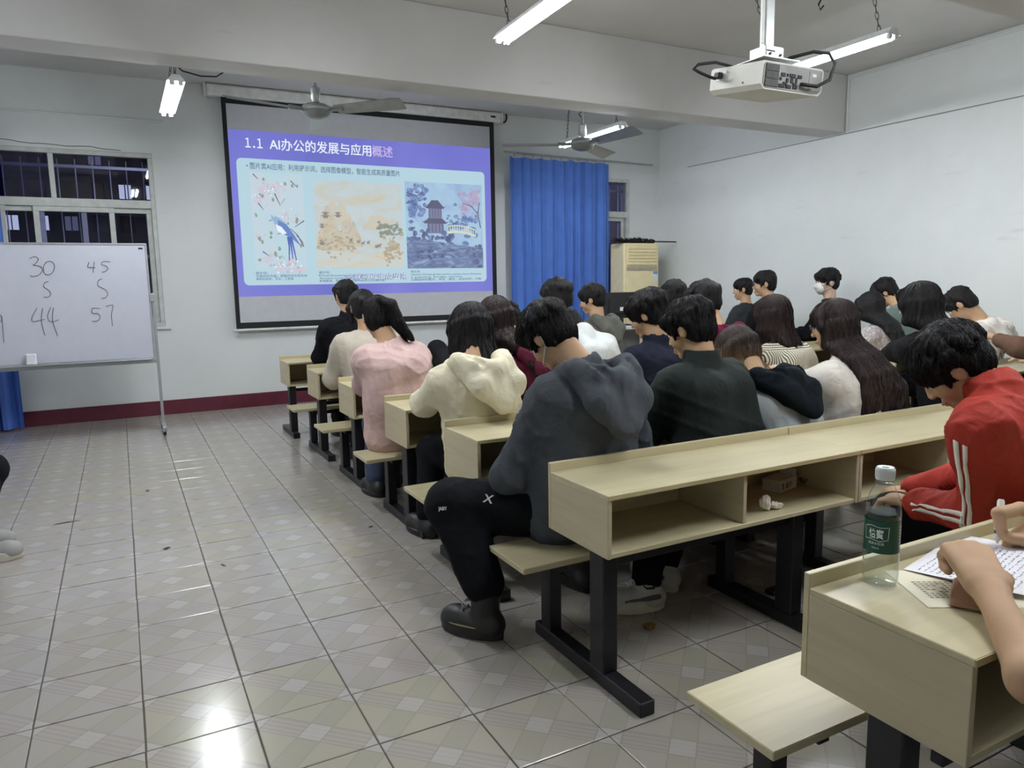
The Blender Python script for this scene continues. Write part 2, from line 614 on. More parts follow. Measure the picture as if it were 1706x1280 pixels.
# windows -------------------------------------------------------------------
def schlick(nt, f0=0.04, f1=0.9):
    lw = N(nt, 'ShaderNodeLayerWeight', i_Blend=0.5)
    pw = N(nt, 'ShaderNodeMath', operation='POWER'); pw.inputs[1].default_value = 5.0
    nt.links.new(lw.outputs['Facing'], pw.inputs[0])
    ma = N(nt, 'ShaderNodeMath', operation='MULTIPLY_ADD'); ma.inputs[1].default_value = f1; ma.inputs[2].default_value = f0
    nt.links.new(pw.outputs[0], ma.inputs[0])
    return ma.outputs[0]
def glass_mat():
    m = bpy.data.materials.new('window_glass')
    m.use_nodes = True
    nt = m.node_tree
    for n in list(nt.nodes): nt.nodes.remove(n)
    out = N(nt, 'ShaderNodeOutputMaterial')
    tr = N(nt, 'ShaderNodeBsdfTransparent')
    tr.inputs[0].default_value = (0.80, 0.80, 0.92, 1)
    gl = N(nt, 'ShaderNodeBsdfGlossy', i_Roughness=0.02)
    mx = N(nt, 'ShaderNodeMixShader')
    nt.links.new(schlick(nt), mx.inputs[0])
    nt.links.new(tr.outputs[0], mx.inputs[1])
    nt.links.new(gl.outputs[0], mx.inputs[2])
    nt.links.new(mx.outputs[0], out.inputs[0])
    return m
M_glass = glass_mat()
def bar_frame(mb, x0, x1, z0, z1, w, ya, yb, ch=.004):
    mb.box(x0, x1, ya, yb, z1 - w, z1, ch).box(x0, x1, ya, yb, z0, z0 + w, ch)
    mb.box(x0, x0 + w, ya, yb, z0 + w, z1 - w, ch).box(x1 - w, x1, ya, yb, z0 + w, z1 - w, ch)
def window(n, W, mull, trans, sash):
    x0, x1, z0, z1 = W
    f = MB()
    bar_frame(f, x0, x1, z0, z1, .05, YF + .005, YF + .09)
    f.box(x0 + .05, x1 - .05, YF + .005, YF + .09, trans - .045, trans + .045, .004)
    w = S(f.build('window_%d' % n, M_alu))
    for m in mull:
        bx('mullion', w, M_alu, (m - .025, m + .025, YF + .01, YF + .08, trans + .045, z1 - .05), .004)
    xs = [x0 + .05] + [m for m in mull] + [x1 - .05]
    for a, b in zip(xs[:-1], xs[1:]):
        bx('pane', w, M_glass, (a + .0, b - .0, YF + .045, YF + .05, trans + .045, z1 - .05))
    for k, (a, b) in enumerate(sash):
        s = MB()
        ya = YF + .015 + .03 * (k % 2)
        bar_frame(s, a, b, z0 + .05, trans - .045, .055, ya, ya + .028)
        so = s.build('sash', M_alu, w)
        bx('pane', so, M_glass, (a + .05, b - .05, ya + .012, ya + .016, z0 + .1, trans - .1))
    bx('sill', w, M_wall, (x0 - .04, x1 + .06, YF - .03, YF + .02, z0 - .035, z0), .006)
    return w
window(1, W1, [-0.54, -1.25], 2.45, [(-.75, .03), (-0.30, .41), (-1.9, -1.0), (-1.1, -.65)])
window(2, W2, [6.3], 2.51, [(5.4, 6.4), (6.25, 7.14)])
def grille(W, label):
    g = empty('window_grille', ((W[0] + W[1]) / 2, YF + .17, W[2]), label, 'grille')
    r = g.location
    n = int((W[1] - W[0]) / .165)
    mb = MB().tube([(0, 0, 0), (0, 0, W[3] - W[2] - .1)], .008, 6)
    me = None
    for i in range(n):
        x = W[0] + .1 + i * (W[1] - W[0] - .2) / (n - 1)
        if me is None:
            o = mb.build('bar', M_steel, g); me = o.data
        else:
            o = bpy.data.objects.new('bar', me); COL.objects.link(o); o.parent = g
        o.location = (x - r.x, 0, 0.02)
    for z in (.1, .82, W[3] - W[2] - .16):
        bx('rail', g, M_steel, (W[0] - r.x, W[1] - r.x, -.012, .012, z - .018, z + .018), .003)
grille(W1, 'row of thin grey security bars outside the left front window')
grille(W2, 'thin grey security bars outside the window behind the blue curtain')

# night outside: a dark building with some lit windows ------------------------
bd = empty('apartment_building', (0, 40, 0), 'dark apartment building with a few lit windows seen through the left window', 'building')
M_bd = plain('night_concrete', C(70, 66, 92), 0.9)
bx('wall', bd, M_bd, (-14, 10, 0, 6, -6, 26), 0.05)
M_lit = emit('lit_room_glow', (0.75, 0.85, 1.0, 1), 0.8)
M_dim = emit('dim_room_glow', (0.45, 0.48, 0.75, 1), 0.22)
M_dk = plain('dark_pane', C(20, 20, 32), 0.2)
for i in range(9):
    for j in range(6):
        xw, zw = -7.4 + i * 1.15, 3.0 + j * 1.5
        k = (i * 7 + j * 5) % 11
        mt = M_lit if k in (0, 4) else (M_dim if k in (2, 7) else M_dk)
        w = bx('window', bd, M_alu if k == 20 else M_dk, (xw - .3, xw + .3, -.06, 0.0, zw - .38, zw + .38))
        for a in (-1, 1):
            bx('pane', w, mt, (xw + a * .14 - .115, xw + a * .14 + .115, -.08, -.06, zw - .32, zw + .32))

# curtains ------------------------------------------------------------------
M_curt = fabric('blue_curtain_cloth', C(86, 122, 200), rough=0.75, wrinkle=0.15, var=0.06)
def curtain(x0, x1, z0, z1, y, folds, label, amp=.035, seed=1, gather=0.0):
    r = random.Random(seed)
    ph = [r.uniform(0, 6.28) for _ in range(6)]
    nx, nz = 150, 26
    rows = []
    for j in range(nz + 1):
        t = j / nz
        z = z1 + (z0 - z1) * t
        row = []
        for i in range(nx + 1):
            u = i / nx
            a = folds * 2 * math.pi * u + 1.1 * math.sin(2.3 * u * 6.28 + ph[0]) + .25 * math.sin(t * 2 + ph[1])
            d = amp * (0.45 + .55 * t) * (math.sin(a) + .35 * math.sin(2.1 * a + ph[2] + t) + .5 * math.sin(.31 * a + ph[3] + 1.5 * t))
            xx = x0 + (x1 - x0) * u + .012 * math.sin(a * .5 + ph[4]) * t - gather * (u - .5) * (x1 - x0) * math.sin(t * math.pi) 
            zz = z - (.02 * abs(math.sin(u * folds * 2.2)) if j == 0 else 0)
            row.append((xx, y + d, zz))
        rows.append(row)
    back = [[(p[0], p[1] + .003, p[2]) for p in row] for row in rows]
    mb = MB().grid(rows)
    mb.grid([list(reversed(r2)) for r2 in back])
    c = empty('curtain', ((x0 + x1) / 2, y, z0), label, 'curtain')
    l = c.location
    mb.v = [(a - l.x, b - l.y, cc - l.z) for a, b, cc in mb.v]
    mb.build('cloth', M_curt, c, smooth=True)
    for k in range(11):
        xk = x0 + (x1 - x0) * (k + .5) / 11
        MB().tube([(xk - l.x, .0, z1 - l.z - .01), (xk - l.x, .012, z1 - l.z + .045)], .006, 6).build('hook', M_steel, c)
    return c
curtain(5.00, 6.70, 0.35, 3.25, 9.44, 9.5, 'long blue pleated curtain hanging beside the projection screen', seed=5)
curtain(-1.75, -1.02, 0.02, 3.2, 9.42, 7, 'blue curtain bunched at the far left of the front wall', amp=.05, seed=9)
tag(MB().tube([(4.93, 9.46, 3.31), (7.55, 9.46, 3.27)], .012, 8).build('curtain_rod', M_steel), 'thin metal rail carrying the blue curtain beside the screen', 'curtain rail')
tag(MB().tube([(-2.1, 9.45, 3.26), (-.95, 9.45, 3.26)], .010, 8).build('curtain_rod', M_steel), 'thin metal rail above the bunched curtain at far left', 'curtain rail')

# surface cables ------------------------------------------------------------
def trunk(name, pts, w, label, mat=M_wall):
    mb = MB()
    mb.tube(pts, w, 6)
    return tag(mb.build(name, mat), label, 'cable')
trunk('wall_conduit', [(XL + .05, 9.585, 3.39), (-.9, 9.585, 3.388), (-.2, 9.585, 3.385), (.60, 9.585, 3.38)], .013, 'straight plastic conduit running along the front wall above the left window')
trunk('wall_conduit', [(7.785, 6.13, 3.20), (7.785, 6.13, 3.79), (7.785, 5.6, 3.805), (7.785, 4.2, 3.80), (7.785, 3.05, 3.80)], .016, 'conduit climbing the beam corner and following the right wall under the ceiling')
trunk('wall_cable', [(7.782, 8.9, 3.178), (7.782, 7.6, 3.170), (7.782, 5.6, 3.176), (7.782, 3.1, 3.172)], .004, 'thin grey cable stretched along the right wall', plain('pale_grey_cable', C(128, 130, 130), .6))

# fluorescent lamps -----------------------------------------------------------
M_tube = emit('fluorescent_glow', (0.93, 0.97, 1.0, 1), TUBE_POWER, base=(.8, .8, .8, 1))
M_lampw = plain('lamp_enamel', C(226, 228, 228), 0.35)
def chain(mb, a, b, n=None):
    a, b = Vector(a), Vector(b)
    L = (b - a).length
    n = n or max(4, int(L / .045))
    d = (b - a).normalized()
    s = d.orthogonal().normalized()
    t = d.cross(s)
    for i in range(n):
        c = a + (b - a) * ((i + .5) / n)
        e = s if i % 2 else t
        l = L / n * .68
        pts = []
        for k in range(8):
            th = 2 * math.pi * k / 8
            pts.append(c + d * (l * math.cos(th)) + e * (.011 * math.sin(th)))
        mb.tube(pts, .0028, 4, closed=True)
def lamp(x, ya, yb, z, label, twin=True, tops=(.0, .0), tilt=0.0):
    r = empty('fluorescent_lamp', (x, (ya + yb) / 2, z), label, 'lamp', 'hanging fluorescent lamps')
    h = (yb - ya) / 2
    r.rotation_euler = (tilt, 0, 0)
    mb = MB()
    mb.add([(-.068, -h, .012), (.068, -h, .012), (.03, -h, .062), (-.03, -h, .062), (-.068, h, .012), (.068, h, .012), (.03, h, .062), (-.03, h, .062)],
           [(0, 1, 2, 3), (7, 6, 5, 4), (1, 5, 6, 2), (3, 7, 4, 0), (2, 6, 7, 3), (0, 4, 5, 1)])
    mb.build('housing', M_lampw, r)
    xs = (-.032, .032) if twin else (0,)
    for s in xs:
        MB().tube([(s, -h + .03, 0), (s, h - .03, 0)], .0155, 12).build('tube', M_tube, r, smooth='auto')
        for e in (-1, 1):
            bx('socket', r, M_lampw, (s - .018, s + .018, e * (h - .016) - .014, e * (h - .016) + .014, -.019, .03), .004)
    for e, tx in zip((-1, 1), tops):
        mb = MB()
        chain(mb, (0, e * (h - .12), .06), (tx, e * (h - .05), ZC - z))
        tag(mb.build('chain', M_wire, r), kind='stuff')
    return r
lamp(.545, 6.72, 7.98, 3.135, 'twin tube lamp hanging near the front left window', tops=(.04, .1))
lamp(4.96, 6.72, 7.98, 3.135, 'twin tube lamp hanging just above the right ceiling fan', tops=(-.1, .1))
lamp(2.46, 3.49, 4.73, 3.15, 'bright tube lamp hanging near the middle, cut by the top of the picture', tops=(.05, -.05), tilt=-.03)
lamp(5.07, 3.63, 4.87, 3.20, 'tube lamp hanging behind the ceiling projector', tops=(-.3, -.15))
for (lx, ly) in ((4.9, -.05), (2.6, .45), (.4, 3.55)):  # lamps over the nearest desk and the aisle are added fill light, unseen
    lamp(lx, ly, ly + 1.25, 3.20, 'tube lamp out of the picture, hanging ' + ('over the rear right rows' if lx > 3 else 'right above the nearest desk, added to brighten it' if lx > 2 else 'behind the photographer on the left' if ly < 1 else 'above the middle of the aisle, added as fill light'))
# loose flex hanging by the lamps
tag(MB().tube([(4.55, 3.75, ZC), (4.52, 3.72, 3.6), (4.42, 3.7, 3.42), (4.36, 3.7, 3.33), (4.38, 3.7, 3.30), (4.41, 3.7, 3.33)], .006, 6).build('loose_cable', M_cable),
    'thin loose black cable dangling beside the lamp behind the projector', 'cable')
pts = [(.60, 7.95, 3.80), (.62, 7.9, 3.60), (.70, 7.9, 3.53), (.86, 7.9, 3.50), (1.0, 7.9, 3.51), (1.1, 8.0, 3.6), (1.3, 8.4, 3.82)]
tag(MB().tube(pts, .007, 6).build('loose_cable', M_cable), 'tangle of dark cable beside the lamp over the left window', 'cable')
pts = [(4.9, 8.7, 3.825), (5.1, 8.6, 3.76), (5.3, 8.55, 3.75), (5.5, 8.6, 3.79), (5.62, 8.6, 3.82), (5.66, 8.6, 3.74), (5.62, 8.6, 3.70), (5.68, 8.6, 3.64)]
tag(MB().tube(pts, .007, 6).build('loose_cable', M_cable), 'looped dark cable hanging from the ceiling above the curtain', 'cable')

# ceiling fans ----------------------------------------------------------------
M_fan = plain('fan_enamel', C(150, 154, 150), 0.3, 0.25)
M_fand = plain('fan_motor_cap', C(120, 124, 122), 0.35, 0.3)
def fan(x, y, z, rot, label, R=.86):
    f = empty('ceiling_fan', (x, y, z), label, 'fan', 'ceiling fans')
    f.rotation_euler = (0, 0, rot)
    MB().lathe([(.0, -.075), (.05, -.075), (.105, -.055), (.13, -.02), (.135, .0), (.125, .03), (.09, .05), (.0, .055)], n=28).build('motor', M_fand, f, smooth='auto')
    MB().lathe([(.136, -.012), (.142, -.006), (.142, .006), (.136, .012)], n=28).build('trim_ring', M_fan, f, smooth=True)
    MB().tube([(0, 0, .05), (0, 0, ZC - z)], .013, 10).build('rod', M_fan, f, smooth='auto')
    MB().lathe([(.032, .07), (.045, .10), (.042, .19), (.02, .21)], n=20).build('canopy_cup', M_fan, f, smooth='auto')
    MB().lathe([(.02, ZC - z - .1), (.05, ZC - z - .06), (.06, ZC - z)], n=20).build('ceiling_cup', M_fan, f, smooth='auto')
    for k in range(3):
        a = 2 * math.pi * k / 3
        ca, sa = math.cos(a), math.sin(a)
        rows = []
        for i in range(9):
            t = i / 8
            r = .20 + (R - .20) * t
            w = .062 + .022 * t
            if t > .95: w *= .9
            row = []
            for s in (-1, -.4, .4, 1):
                q = s * w
                zz = -.008 - .38 * q + .008 * (1 - s * s)
                row.append((r * ca - q * sa, r * sa + q * ca, zz))
            rows.append(row)
        mb = MB().grid(rows)
        mb.grid([[(p[0], p[1], p[2] - .004) for p in reversed(r2)] for r2 in rows])
        e0 = rows[0]; e1 = rows[-1]
        b = mb.build('blade', M_fan, f, smooth='auto')
        MB().tube([(.11 * ca, .11 * sa, -.005), (.27 * ca, .27 * sa, -.006)], [.018, .022], 6).build('blade_arm', M_fand, f)
    return f
fan(1.725, 7.0, 3.08, math.radians(76), 'silver ceiling fan hanging in front of the projection screen')
fan(4.62, 7.0, 2.985, math.radians(35), 'silver ceiling fan hanging above the blue curtain', R=.88)

# ------------------------------------------------------------------ points of the room read off the photograph
_R = Matrix(CAM_R)
def _ray(px_, py_):
    return _R @ Vector((px_ - 853.0, 640.0 - py_, -1226.0))
def Py(px_, py_, y):
    d = _ray(px_, py_); t = y / d.y
    return Vector((d.x * t, y, CAM_H + d.z * t))
def Pz(px_, py_, z):
    d = _ray(px_, py_); t = (z - CAM_H) / d.z
    return Vector((d.x * t, d.y * t, z))

# ------------------------------------------------------------------ projection screen
scr = empty('projection_screen', (3.02, 9.52, 1.0), 'large pull-down projection screen with black border showing a slide', 'screen')
sl = scr.location
def off(b):
    return (b[0] - sl.x, b[1] - sl.x, b[2] - sl.y, b[3] - sl.y, b[4] - sl.z, b[5] - sl.z)
M_scr = plain('screen_fabric', C(196, 198, 204), 0.8, noise=0.03)
M_border = plain('screen_border', C(14, 14, 20), 0.7)
fab = bx('fabric', scr, M_scr, off((1.235, 4.80, 9.512, 9.516, .985, 3.70)))
for nm, b in (('border', (1.235, 4.80, 9.508, 9.512, 3.635, 3.70)), ('border', (1.235, 4.80, 9.508, 9.512, .985, 1.06)), ('border', (1.235, 1.285, 9.508, 9.512, 1.06, 3.635)), ('border', (4.735, 4.80, 9.508, 9.512, 1.06, 3.635))):
    bx(nm, scr, M_border, off(b))
bx('case', scr, M_white, off((1.07, 4.90, 9.45, 9.585, 3.70, 3.83)), .02)
bx('end_cap', scr, M_white, off((1.05, 1.07, 9.445, 9.585, 3.695, 3.835)), .004)
bx('end_cap', scr, M_white, off((4.90, 4.92, 9.445, 9.585, 3.695, 3.835)), .004)
bx('motor_label', scr, M_black, off((4.73, 4.80, 9.446, 9.45, 3.75, 3.775)))
MB().tube([(1.2 - sl.x, -.005, -.03), (4.83 - sl.x, -.005, -.03)], .017, 10).build('bottom_bar', M_white, scr, smooth='auto')
tag(MB().tube([tuple(Vector((4.98 + .055 * math.cos(a), 9.56, 3.80 + .075 * math.sin(a)))) for a in [i * 2 * math.pi / 16 for i in range(16)]], .012, 6, closed=True).build('cable_coil', M_cable, smooth=True),
    'coil of black cable hanging at the right end of the screen case', 'cable')

# the slide: projected light, layer upon layer
SLIDE = 1.0
def proj(name, col, k=0.9):
    c = C(*col)
    m = emit('slide_' + name, (c[0], c[1], c[2], 1), k * SLIDE, base=(.05, .05, .05, 1))
    m.cycles.emission_sampling = 'NONE'
    return m
def proj_noise(name, stops, scale, k=0.9, sz=(1, 1, 1), detail=6.0, dist=0.8):
    m, nt, b = new_mat('slide_' + name)
    b.inputs['Base Color'].default_value = (.05, .05, .05, 1)
    b.inputs['Roughness'].default_value = .8
    tc = N(nt, 'ShaderNodeTexCoord')
    mp = N(nt, 'ShaderNodeMapping')
    mp.inputs['Scale'].default_value = sz
    nt.links.new(tc.outputs['Object'], mp.inputs['Vector'])
    nz = N(nt, 'ShaderNodeTexNoise', i_Scale=scale, i_Detail=detail, i_Distortion=dist, i_Roughness=0.6)
    nt.links.new(mp.outputs['Vector'], nz.inputs['Vector'])
    rp = ramp(nt, [(p, C(*c)) for p, c in stops])
    nt.links.new(nz.outputs['Fac'], rp.inputs['Fac'])
    nt.links.new(rp.outputs['Color'], b.inputs['Emission Color'])
    b.inputs['Emission Strength'].default_value = k * SLIDE
    if name != 'violet': m.cycles.emission_sampling = 'NONE'
    return m
slide = empty('slide', (0, 0, 0)); slide.parent = scr
slide.location = (-sl.x, -sl.y, -sl.z)
_layer = [9.5105]
def Ly():
    _layer[0] -= 0.0002
    return _layer[0]
def shape(pts, mat, name):
    y = Ly()
    return MB().poly([(x, y, z) for x, z in pts]).build(name, mat, slide)
def shapes(polys, mat, name):
    y = Ly()
    mb = MB()
    for pts in polys:
        mb.poly([(x, y, z) for x, z in pts])
    return tag(mb.build(name, mat, slide), kind='stuff' if len(polys) > 1 else None)
def rrect(x0, x1, z0, z1, r, n=6):
    pts = []
    for cx, cz, a0 in ((x1 - r, z1 - r, 0), (x0 + r, z1 - r, 90), (x0 + r, z0 + r, 180), (x1 - r, z0 + r, 270)):
        for i in range(n + 1):
            a = math.radians(a0 + 90 * i / n)
            pts.append((cx + r * math.cos(a), cz + r * math.sin(a)))
    return pts
def stroke(pts, w0, w1=None):
    """ribbon along a 2-D polyline"""
    w1 = w0 if w1 is None else w1
    L, Rr = [], []
    n = len(pts)
    for i, p in enumerate(pts):
        a = pts[max(i - 1, 0)]; b = pts[min(i + 1, n - 1)]
        dx, dz = b[0] - a[0], b[1] - a[1]
        l = math.hypot(dx, dz) or 1
        w = w0 + (w1 - w0) * i / (n - 1)
        L.append((p[0] - dz / l * w, p[1] + dx / l * w)); Rr.append((p[0] + dz / l * w, p[1] - dx / l * w))
    return [(L[i], L[i + 1], Rr[i + 1], Rr[i]) for i in range(n - 1)]
def blob(cx, cz, r, rr, n=9, sq=1.0):
    return [(cx + r * rr.uniform(.7, 1.2) * math.cos(2 * math.pi * i / n), cz + sq * r * rr.uniform(.7, 1.2) * math.sin(2 * math.pi * i / n)) for i in range(n)]
SX0, SX1, SZ0, SZ1 = 1.287, 4.735, 1.375, 3.345
shape([(SX0, SZ0), (SX1, SZ0), (SX1, SZ1), (SX0, SZ1)], proj_noise('violet', [(.3, (112, 116, 214)), (.7, (132, 134, 232))], .6, .80, (1, 1, .4), 2.0), 'background')
shape(rrect(1.36, 4.64, 1.51, 3.02, .06), proj('pale', (192, 226, 240), .80), 'panel')
M_w = proj('white', (232, 240, 250), .95)
M_lil = proj('lilac', (205, 185, 240), .9)
for dx, dz in ((0, 0), (.0045, .001), (.0022, -.0025)):
    yy = Ly()
    tag(text('title_text', '１', .150, wallM(1.475 + dx, yy, 3.147 + dz), M_w, slide, fit=.058), kind='stuff')
    tag(text('title_text', '.', .18, wallM(1.562 + dx, yy, 3.147 + dz), M_w, slide, fit=.022), kind='stuff')
    tag(text('title_text', '１', .150, wallM(1.612 + dx, yy, 3.147 + dz), M_w, slide, fit=.058), kind='stuff')
    tag(text('title_text', 'AI办公的发展与应用', .152, wallM(1.755 + dx, yy, 3.147 + dz), M_w, slide, fit=1.265), kind='stuff')
    tag(text('title_text', '概述', .152, wallM(3.035 + dx, yy, 3.147 + dz), M_lil, slide, fit=.275), kind='stuff')
M_g = proj('grey_text', (96, 118, 150), .8)
tag(text('bullet_text', '• 图片类AI应用：利用提示词，选择图像模型，智能生成高质量图片', .082, wallM(1.47, Ly(), 2.905), M_g, slide, bold=.0008, fit=1.93), kind='stuff')
rr = random.Random(3)
# left picture: long-tailed blue bird among blossom
x0, x1, z0, z1 = 1.50, 2.13, 1.70, 2.86
shape([(x0, z0), (x1, z0), (x1, z1), (x0, z1)], proj_noise('blossom_ground', [(.35, (196, 226, 238)), (.6, (208, 224, 236)), (.75, (224, 208, 222))], 3.0, .82), 'bird_picture')
M_pink = proj('blossom_pink', (212, 208, 224), .85)
M_pink2 = proj('blossom_deep', (200, 186, 206), .85)
M_tw = proj('twig', (96, 100, 120), .8)
M_lf = proj('leaf', (140, 170, 150), .8)
cl = [(1.68, 2.66, .10), (1.80, 2.70, .08), (1.93, 2.36, .07), (1.60, 2.55, .07), (1.74, 1.78, .11), (1.95, 1.77, .11), (1.86, 1.74, .08), (2.05, 2.33, .05), (1.58, 2.10, .05)]
for mt, q in ((M_pink, 1.0), (M_pink2, .35), (M_w, .25)):
    shapes([blob(a + rr.gauss(0, .6) * r, b + rr.gauss(0, .5) * r, r * q * rr.uniform(.25, .5), rr) for a, b, r in cl for _ in range(6)], mt, 'blossom')
shapes(sum([stroke(p, .007, .003) for p in ([(2.10, 1.98), (2.03, 2.12), (1.95, 2.20), (1.86, 2.15), (1.78, 2.13)], [(2.12, 2.30), (2.0, 2.22)], [(1.78, 2.62), (1.84, 2.48), (1.90, 2.56)], [(1.54, 2.84), (1.60, 2.78)], [(1.98, 2.78), (2.06, 2.70)], [(1.60, 1.92), (1.68, 1.86)], [(2.02, 2.12), (2.10, 2.02)], [(1.58, 2.5), (1.64, 2.42)])], []), M_tw, 'branch')
shapes([blob(rr.uniform(1.53, 2.1), rr.uniform(1.8, 2.84), rr.uniform(.008, .022), rr, 6, 1.6) for _ in range(26)], M_lf, 'leaf')
shape([(1.715, 2.30), (1.735, 2.335), (1.78, 2.345), (1.83, 2.32), (1.90, 2.26), (1.98, 2.14), (2.03, 2.04), (1.95, 2.08), (1.88, 2.12), (1.80, 2.17), (1.76, 2.24), (1.745, 2.29)], proj('bird_body', (150, 186, 222), .85), 'bird')
shape([(1.80, 2.30), (1.90, 2.25), (1.99, 2.12), (2.07, 1.98), (1.97, 2.07), (1.87, 2.13), (1.80, 2.19)], proj('bird_wing', (96, 136, 204), .85), 'bird_wing')
shape([(1.77, 2.25), (1.84, 2.22), (1.90, 2.14), (1.85, 2.13), (1.79, 2.17)], M_w, 'bird_belly')
shapes(sum([stroke([(1.93 + a, 2.10), (1.945 + a * 1.2, 1.98), (1.955 + a * 2.2, 1.83 - abs(a))], .013, .006) for a in (-.02, 0, .02)], []), proj('bird_tail', (76, 100, 190), .85), 'bird_tail')
shape([(1.715, 2.30), (1.69, 2.29), (1.72, 2.285)], M_tw, 'bird_beak')
# middle picture: golden mountain landscape with riders
x0, x1, z0, z1 = 2.25, 3.41, 1.71, 2.80
shape([(x0, z0), (x1, z0), (x1, z1), (x0, z1)], proj_noise('gold_wash', [(.28, (220, 204, 160)), (.45, (206, 216, 216)), (.6, (206, 222, 230)), (.75, (222, 208, 168))], 1.6, .82, (1, 1, 2.6), 6.0, 1.2), 'landscape_picture')
M_mt = proj_noise('gold_mountain', [(.3, (208, 190, 152)), (.5, (212, 206, 190)), (.7, (186, 174, 156))], 9.0, .82)
M_mt2 = proj_noise('pale_mountain', [(.3, (202, 206, 204)), (.7, (220, 208, 180))], 5.0, .84)
def ridge(xa, xb, zb, zt, seed, n=16):
    r = random.Random(seed)
    pts = [(xa, zb)]
    for i in range(n + 1):
        t = i / n
        pts.append((xa + (xb - xa) * t, zb + (zt - zb) * (math.sin(math.pi * t) ** .7) * r.uniform(.65, 1.05)))
    pts.append((xb, zb))
    return pts
shape(ridge(2.30, 2.75, 2.25, 2.62, 1), M_mt2, 'mountain')
shape(ridge(2.85, 3.30, 2.2, 2.42, 2), M_mt2, 'mountain')
shape(ridge(2.25, 2.62, 1.92, 2.52, 4), M_mt, 'mountain')
shape(ridge(2.48, 2.86, 1.98, 2.38, 6), M_mt, 'mountain')
shape(ridge(3.12, 3.41, 1.76, 2.14, 8), M_mt, 'mountain')
shape([(2.25, 1.72), (2.25, 1.95), (2.5, 1.93), (2.9, 1.88), (3.41, 1.95), (3.41, 1.72)], proj_noise('river', [(.3, (204, 220, 226)), (.6, (216, 214, 200)), (.75, (224, 200, 160))], 2.5, .84, (1, 1, 5), 5.0), 'river')
M_ink = proj('ink', (146, 138, 134), .8)
def pagoda(cx, cz, w, mt):
    ps = []
    for k in range(2):
        ww = w * (1 - .25 * k); zz = cz + k * w * .55
        ps.append([(cx - ww, zz), (cx - ww * .6, zz + w * .22), (cx + ww * .6, zz + w * .22), (cx + ww, zz), (cx + ww * .5, zz + .05 * w), (cx - ww * .5, zz + .05 * w)])
        ps.append([(cx - ww * .45, zz - w * .3), (cx + ww * .45, zz - w * .3), (cx + ww * .45, zz + .05 * w), (cx - ww * .45, zz + .05 * w)])
    return ps
shapes(pagoda(2.39, 2.36, .07, M_ink) + pagoda(2.55, 2.37, .06, M_ink) + pagoda(2.34, 2.23, .05, M_ink) + pagoda(2.33, 2.02, .06, M_ink), M_ink, 'temple')
M_tr = proj('autumn_tree', (190, 178, 152), .8)
M_tr2 = proj('grey_tree', (150, 160, 150), .8)
shapes([blob(rr.uniform(3.08, 3.38), rr.gauss(2.2, .05), rr.uniform(.015, .045), rr, 7, .6) for _ in range(40)], M_tr2, 'tree')
shapes([blob(rr.uniform(2.27, 2.75), rr.gauss(2.02, .09), rr.uniform(.01, .03), rr, 7, .7) for _ in range(60)], M_tr, 'tree')
shapes([blob(rr.uniform(3.15, 3.40), rr.gauss(1.92, .08), rr.uniform(.01, .035), rr, 7, .7) for _ in range(40)], M_tr, 'tree')
shapes([blob(a + d, b + e, r, rr, 7, .8) for a, b in ((2.70, 2.07), (2.80, 2.05), (2.86, 2.03), (2.93, 2.04), (3.04, 1.99), (3.08, 2.0)) for d, e, r in ((0, 0, .022), (.02, .018, .012), (-.014, -.02, .008), (.014, -.02, .008))], M_ink, 'rider')
# right picture: pavilion, bridge and blossom trees in blue
x0, x1, z0, z1 = 3.46, 4.59, 1.70, 2.84
shape([(x0, z0), (x1, z0), (x1, z1), (x0, z1)], proj_noise('blue_wash', [(.3, (150, 178, 226)), (.55, (172, 206, 236)), (.75, (190, 222, 240))], 2.0, .82), 'pavilion_picture')
M_bt = proj_noise('blue_tree', [(.35, (92, 112, 168)), (.55, (130, 156, 206)), (.75, (168, 194, 228))], 18.0, .8)
M_bt2 = proj_noise('blue_dark', [(.35, (82, 90, 128)), (.55, (112, 128, 172)), (.75, (146, 168, 210))], 16.0, .8)
M_pk = proj_noise('pink_crown', [(.35, (168, 160, 200)), (.6, (196, 184, 214)), (.75, (210, 206, 230))], 16.0, .82)
shape([(x0, z0), (x1, z0), (x1, 1.98), (4.2, 2.02), (3.9, 2.06), (x0, 2.12)], proj_noise('blue_water', [(.35, (86, 98, 140)), (.55, (124, 146, 190)), (.7, (168, 192, 226))], 4.0, .8, (1, 1, 3.2), 6.0, 1.5), 'water')
def bl(n, xa, xb, zc, zs, ra, rb, mt, nm):
    shapes([blob(min(max(rr.uniform(xa, xb), x0 + rb * 1.2), x1 - rb * 1.2), max(rr.gauss(zc, zs), z0 + rb * 1.2), rr.uniform(ra, rb), rr, 8, .75) for _ in range(n)], mt, nm)
bl(46, 3.47, 3.75, 2.55, .12, .02, .06, M_bt, 'tree')
bl(40, 4.05, 4.5, 2.30, .10, .02, .055, M_bt, 'tree')
bl(36, 4.25, 4.58, 2.62, .08, .02, .055, M_pk, 'blossom_tree')
shapes(sum([stroke(p, .008, .004) for p in ([(4.56, 2.25), (4.52, 2.45), (4.42, 2.55), (4.30, 2.58)], [(4.52, 2.45), (4.55, 2.60)], [(3.48, 2.70), (3.62, 2.66), (3.72, 2.70)], [(3.47, 2.56), (3.6, 2.6)])], []), proj('blue_trunk', (88, 92, 128), .8), 'tree_trunk')
M_roof = proj('pavilion_roof', (84, 86, 122), .8)
M_rw = proj('pavilion_wall', (128, 130, 166), .8)
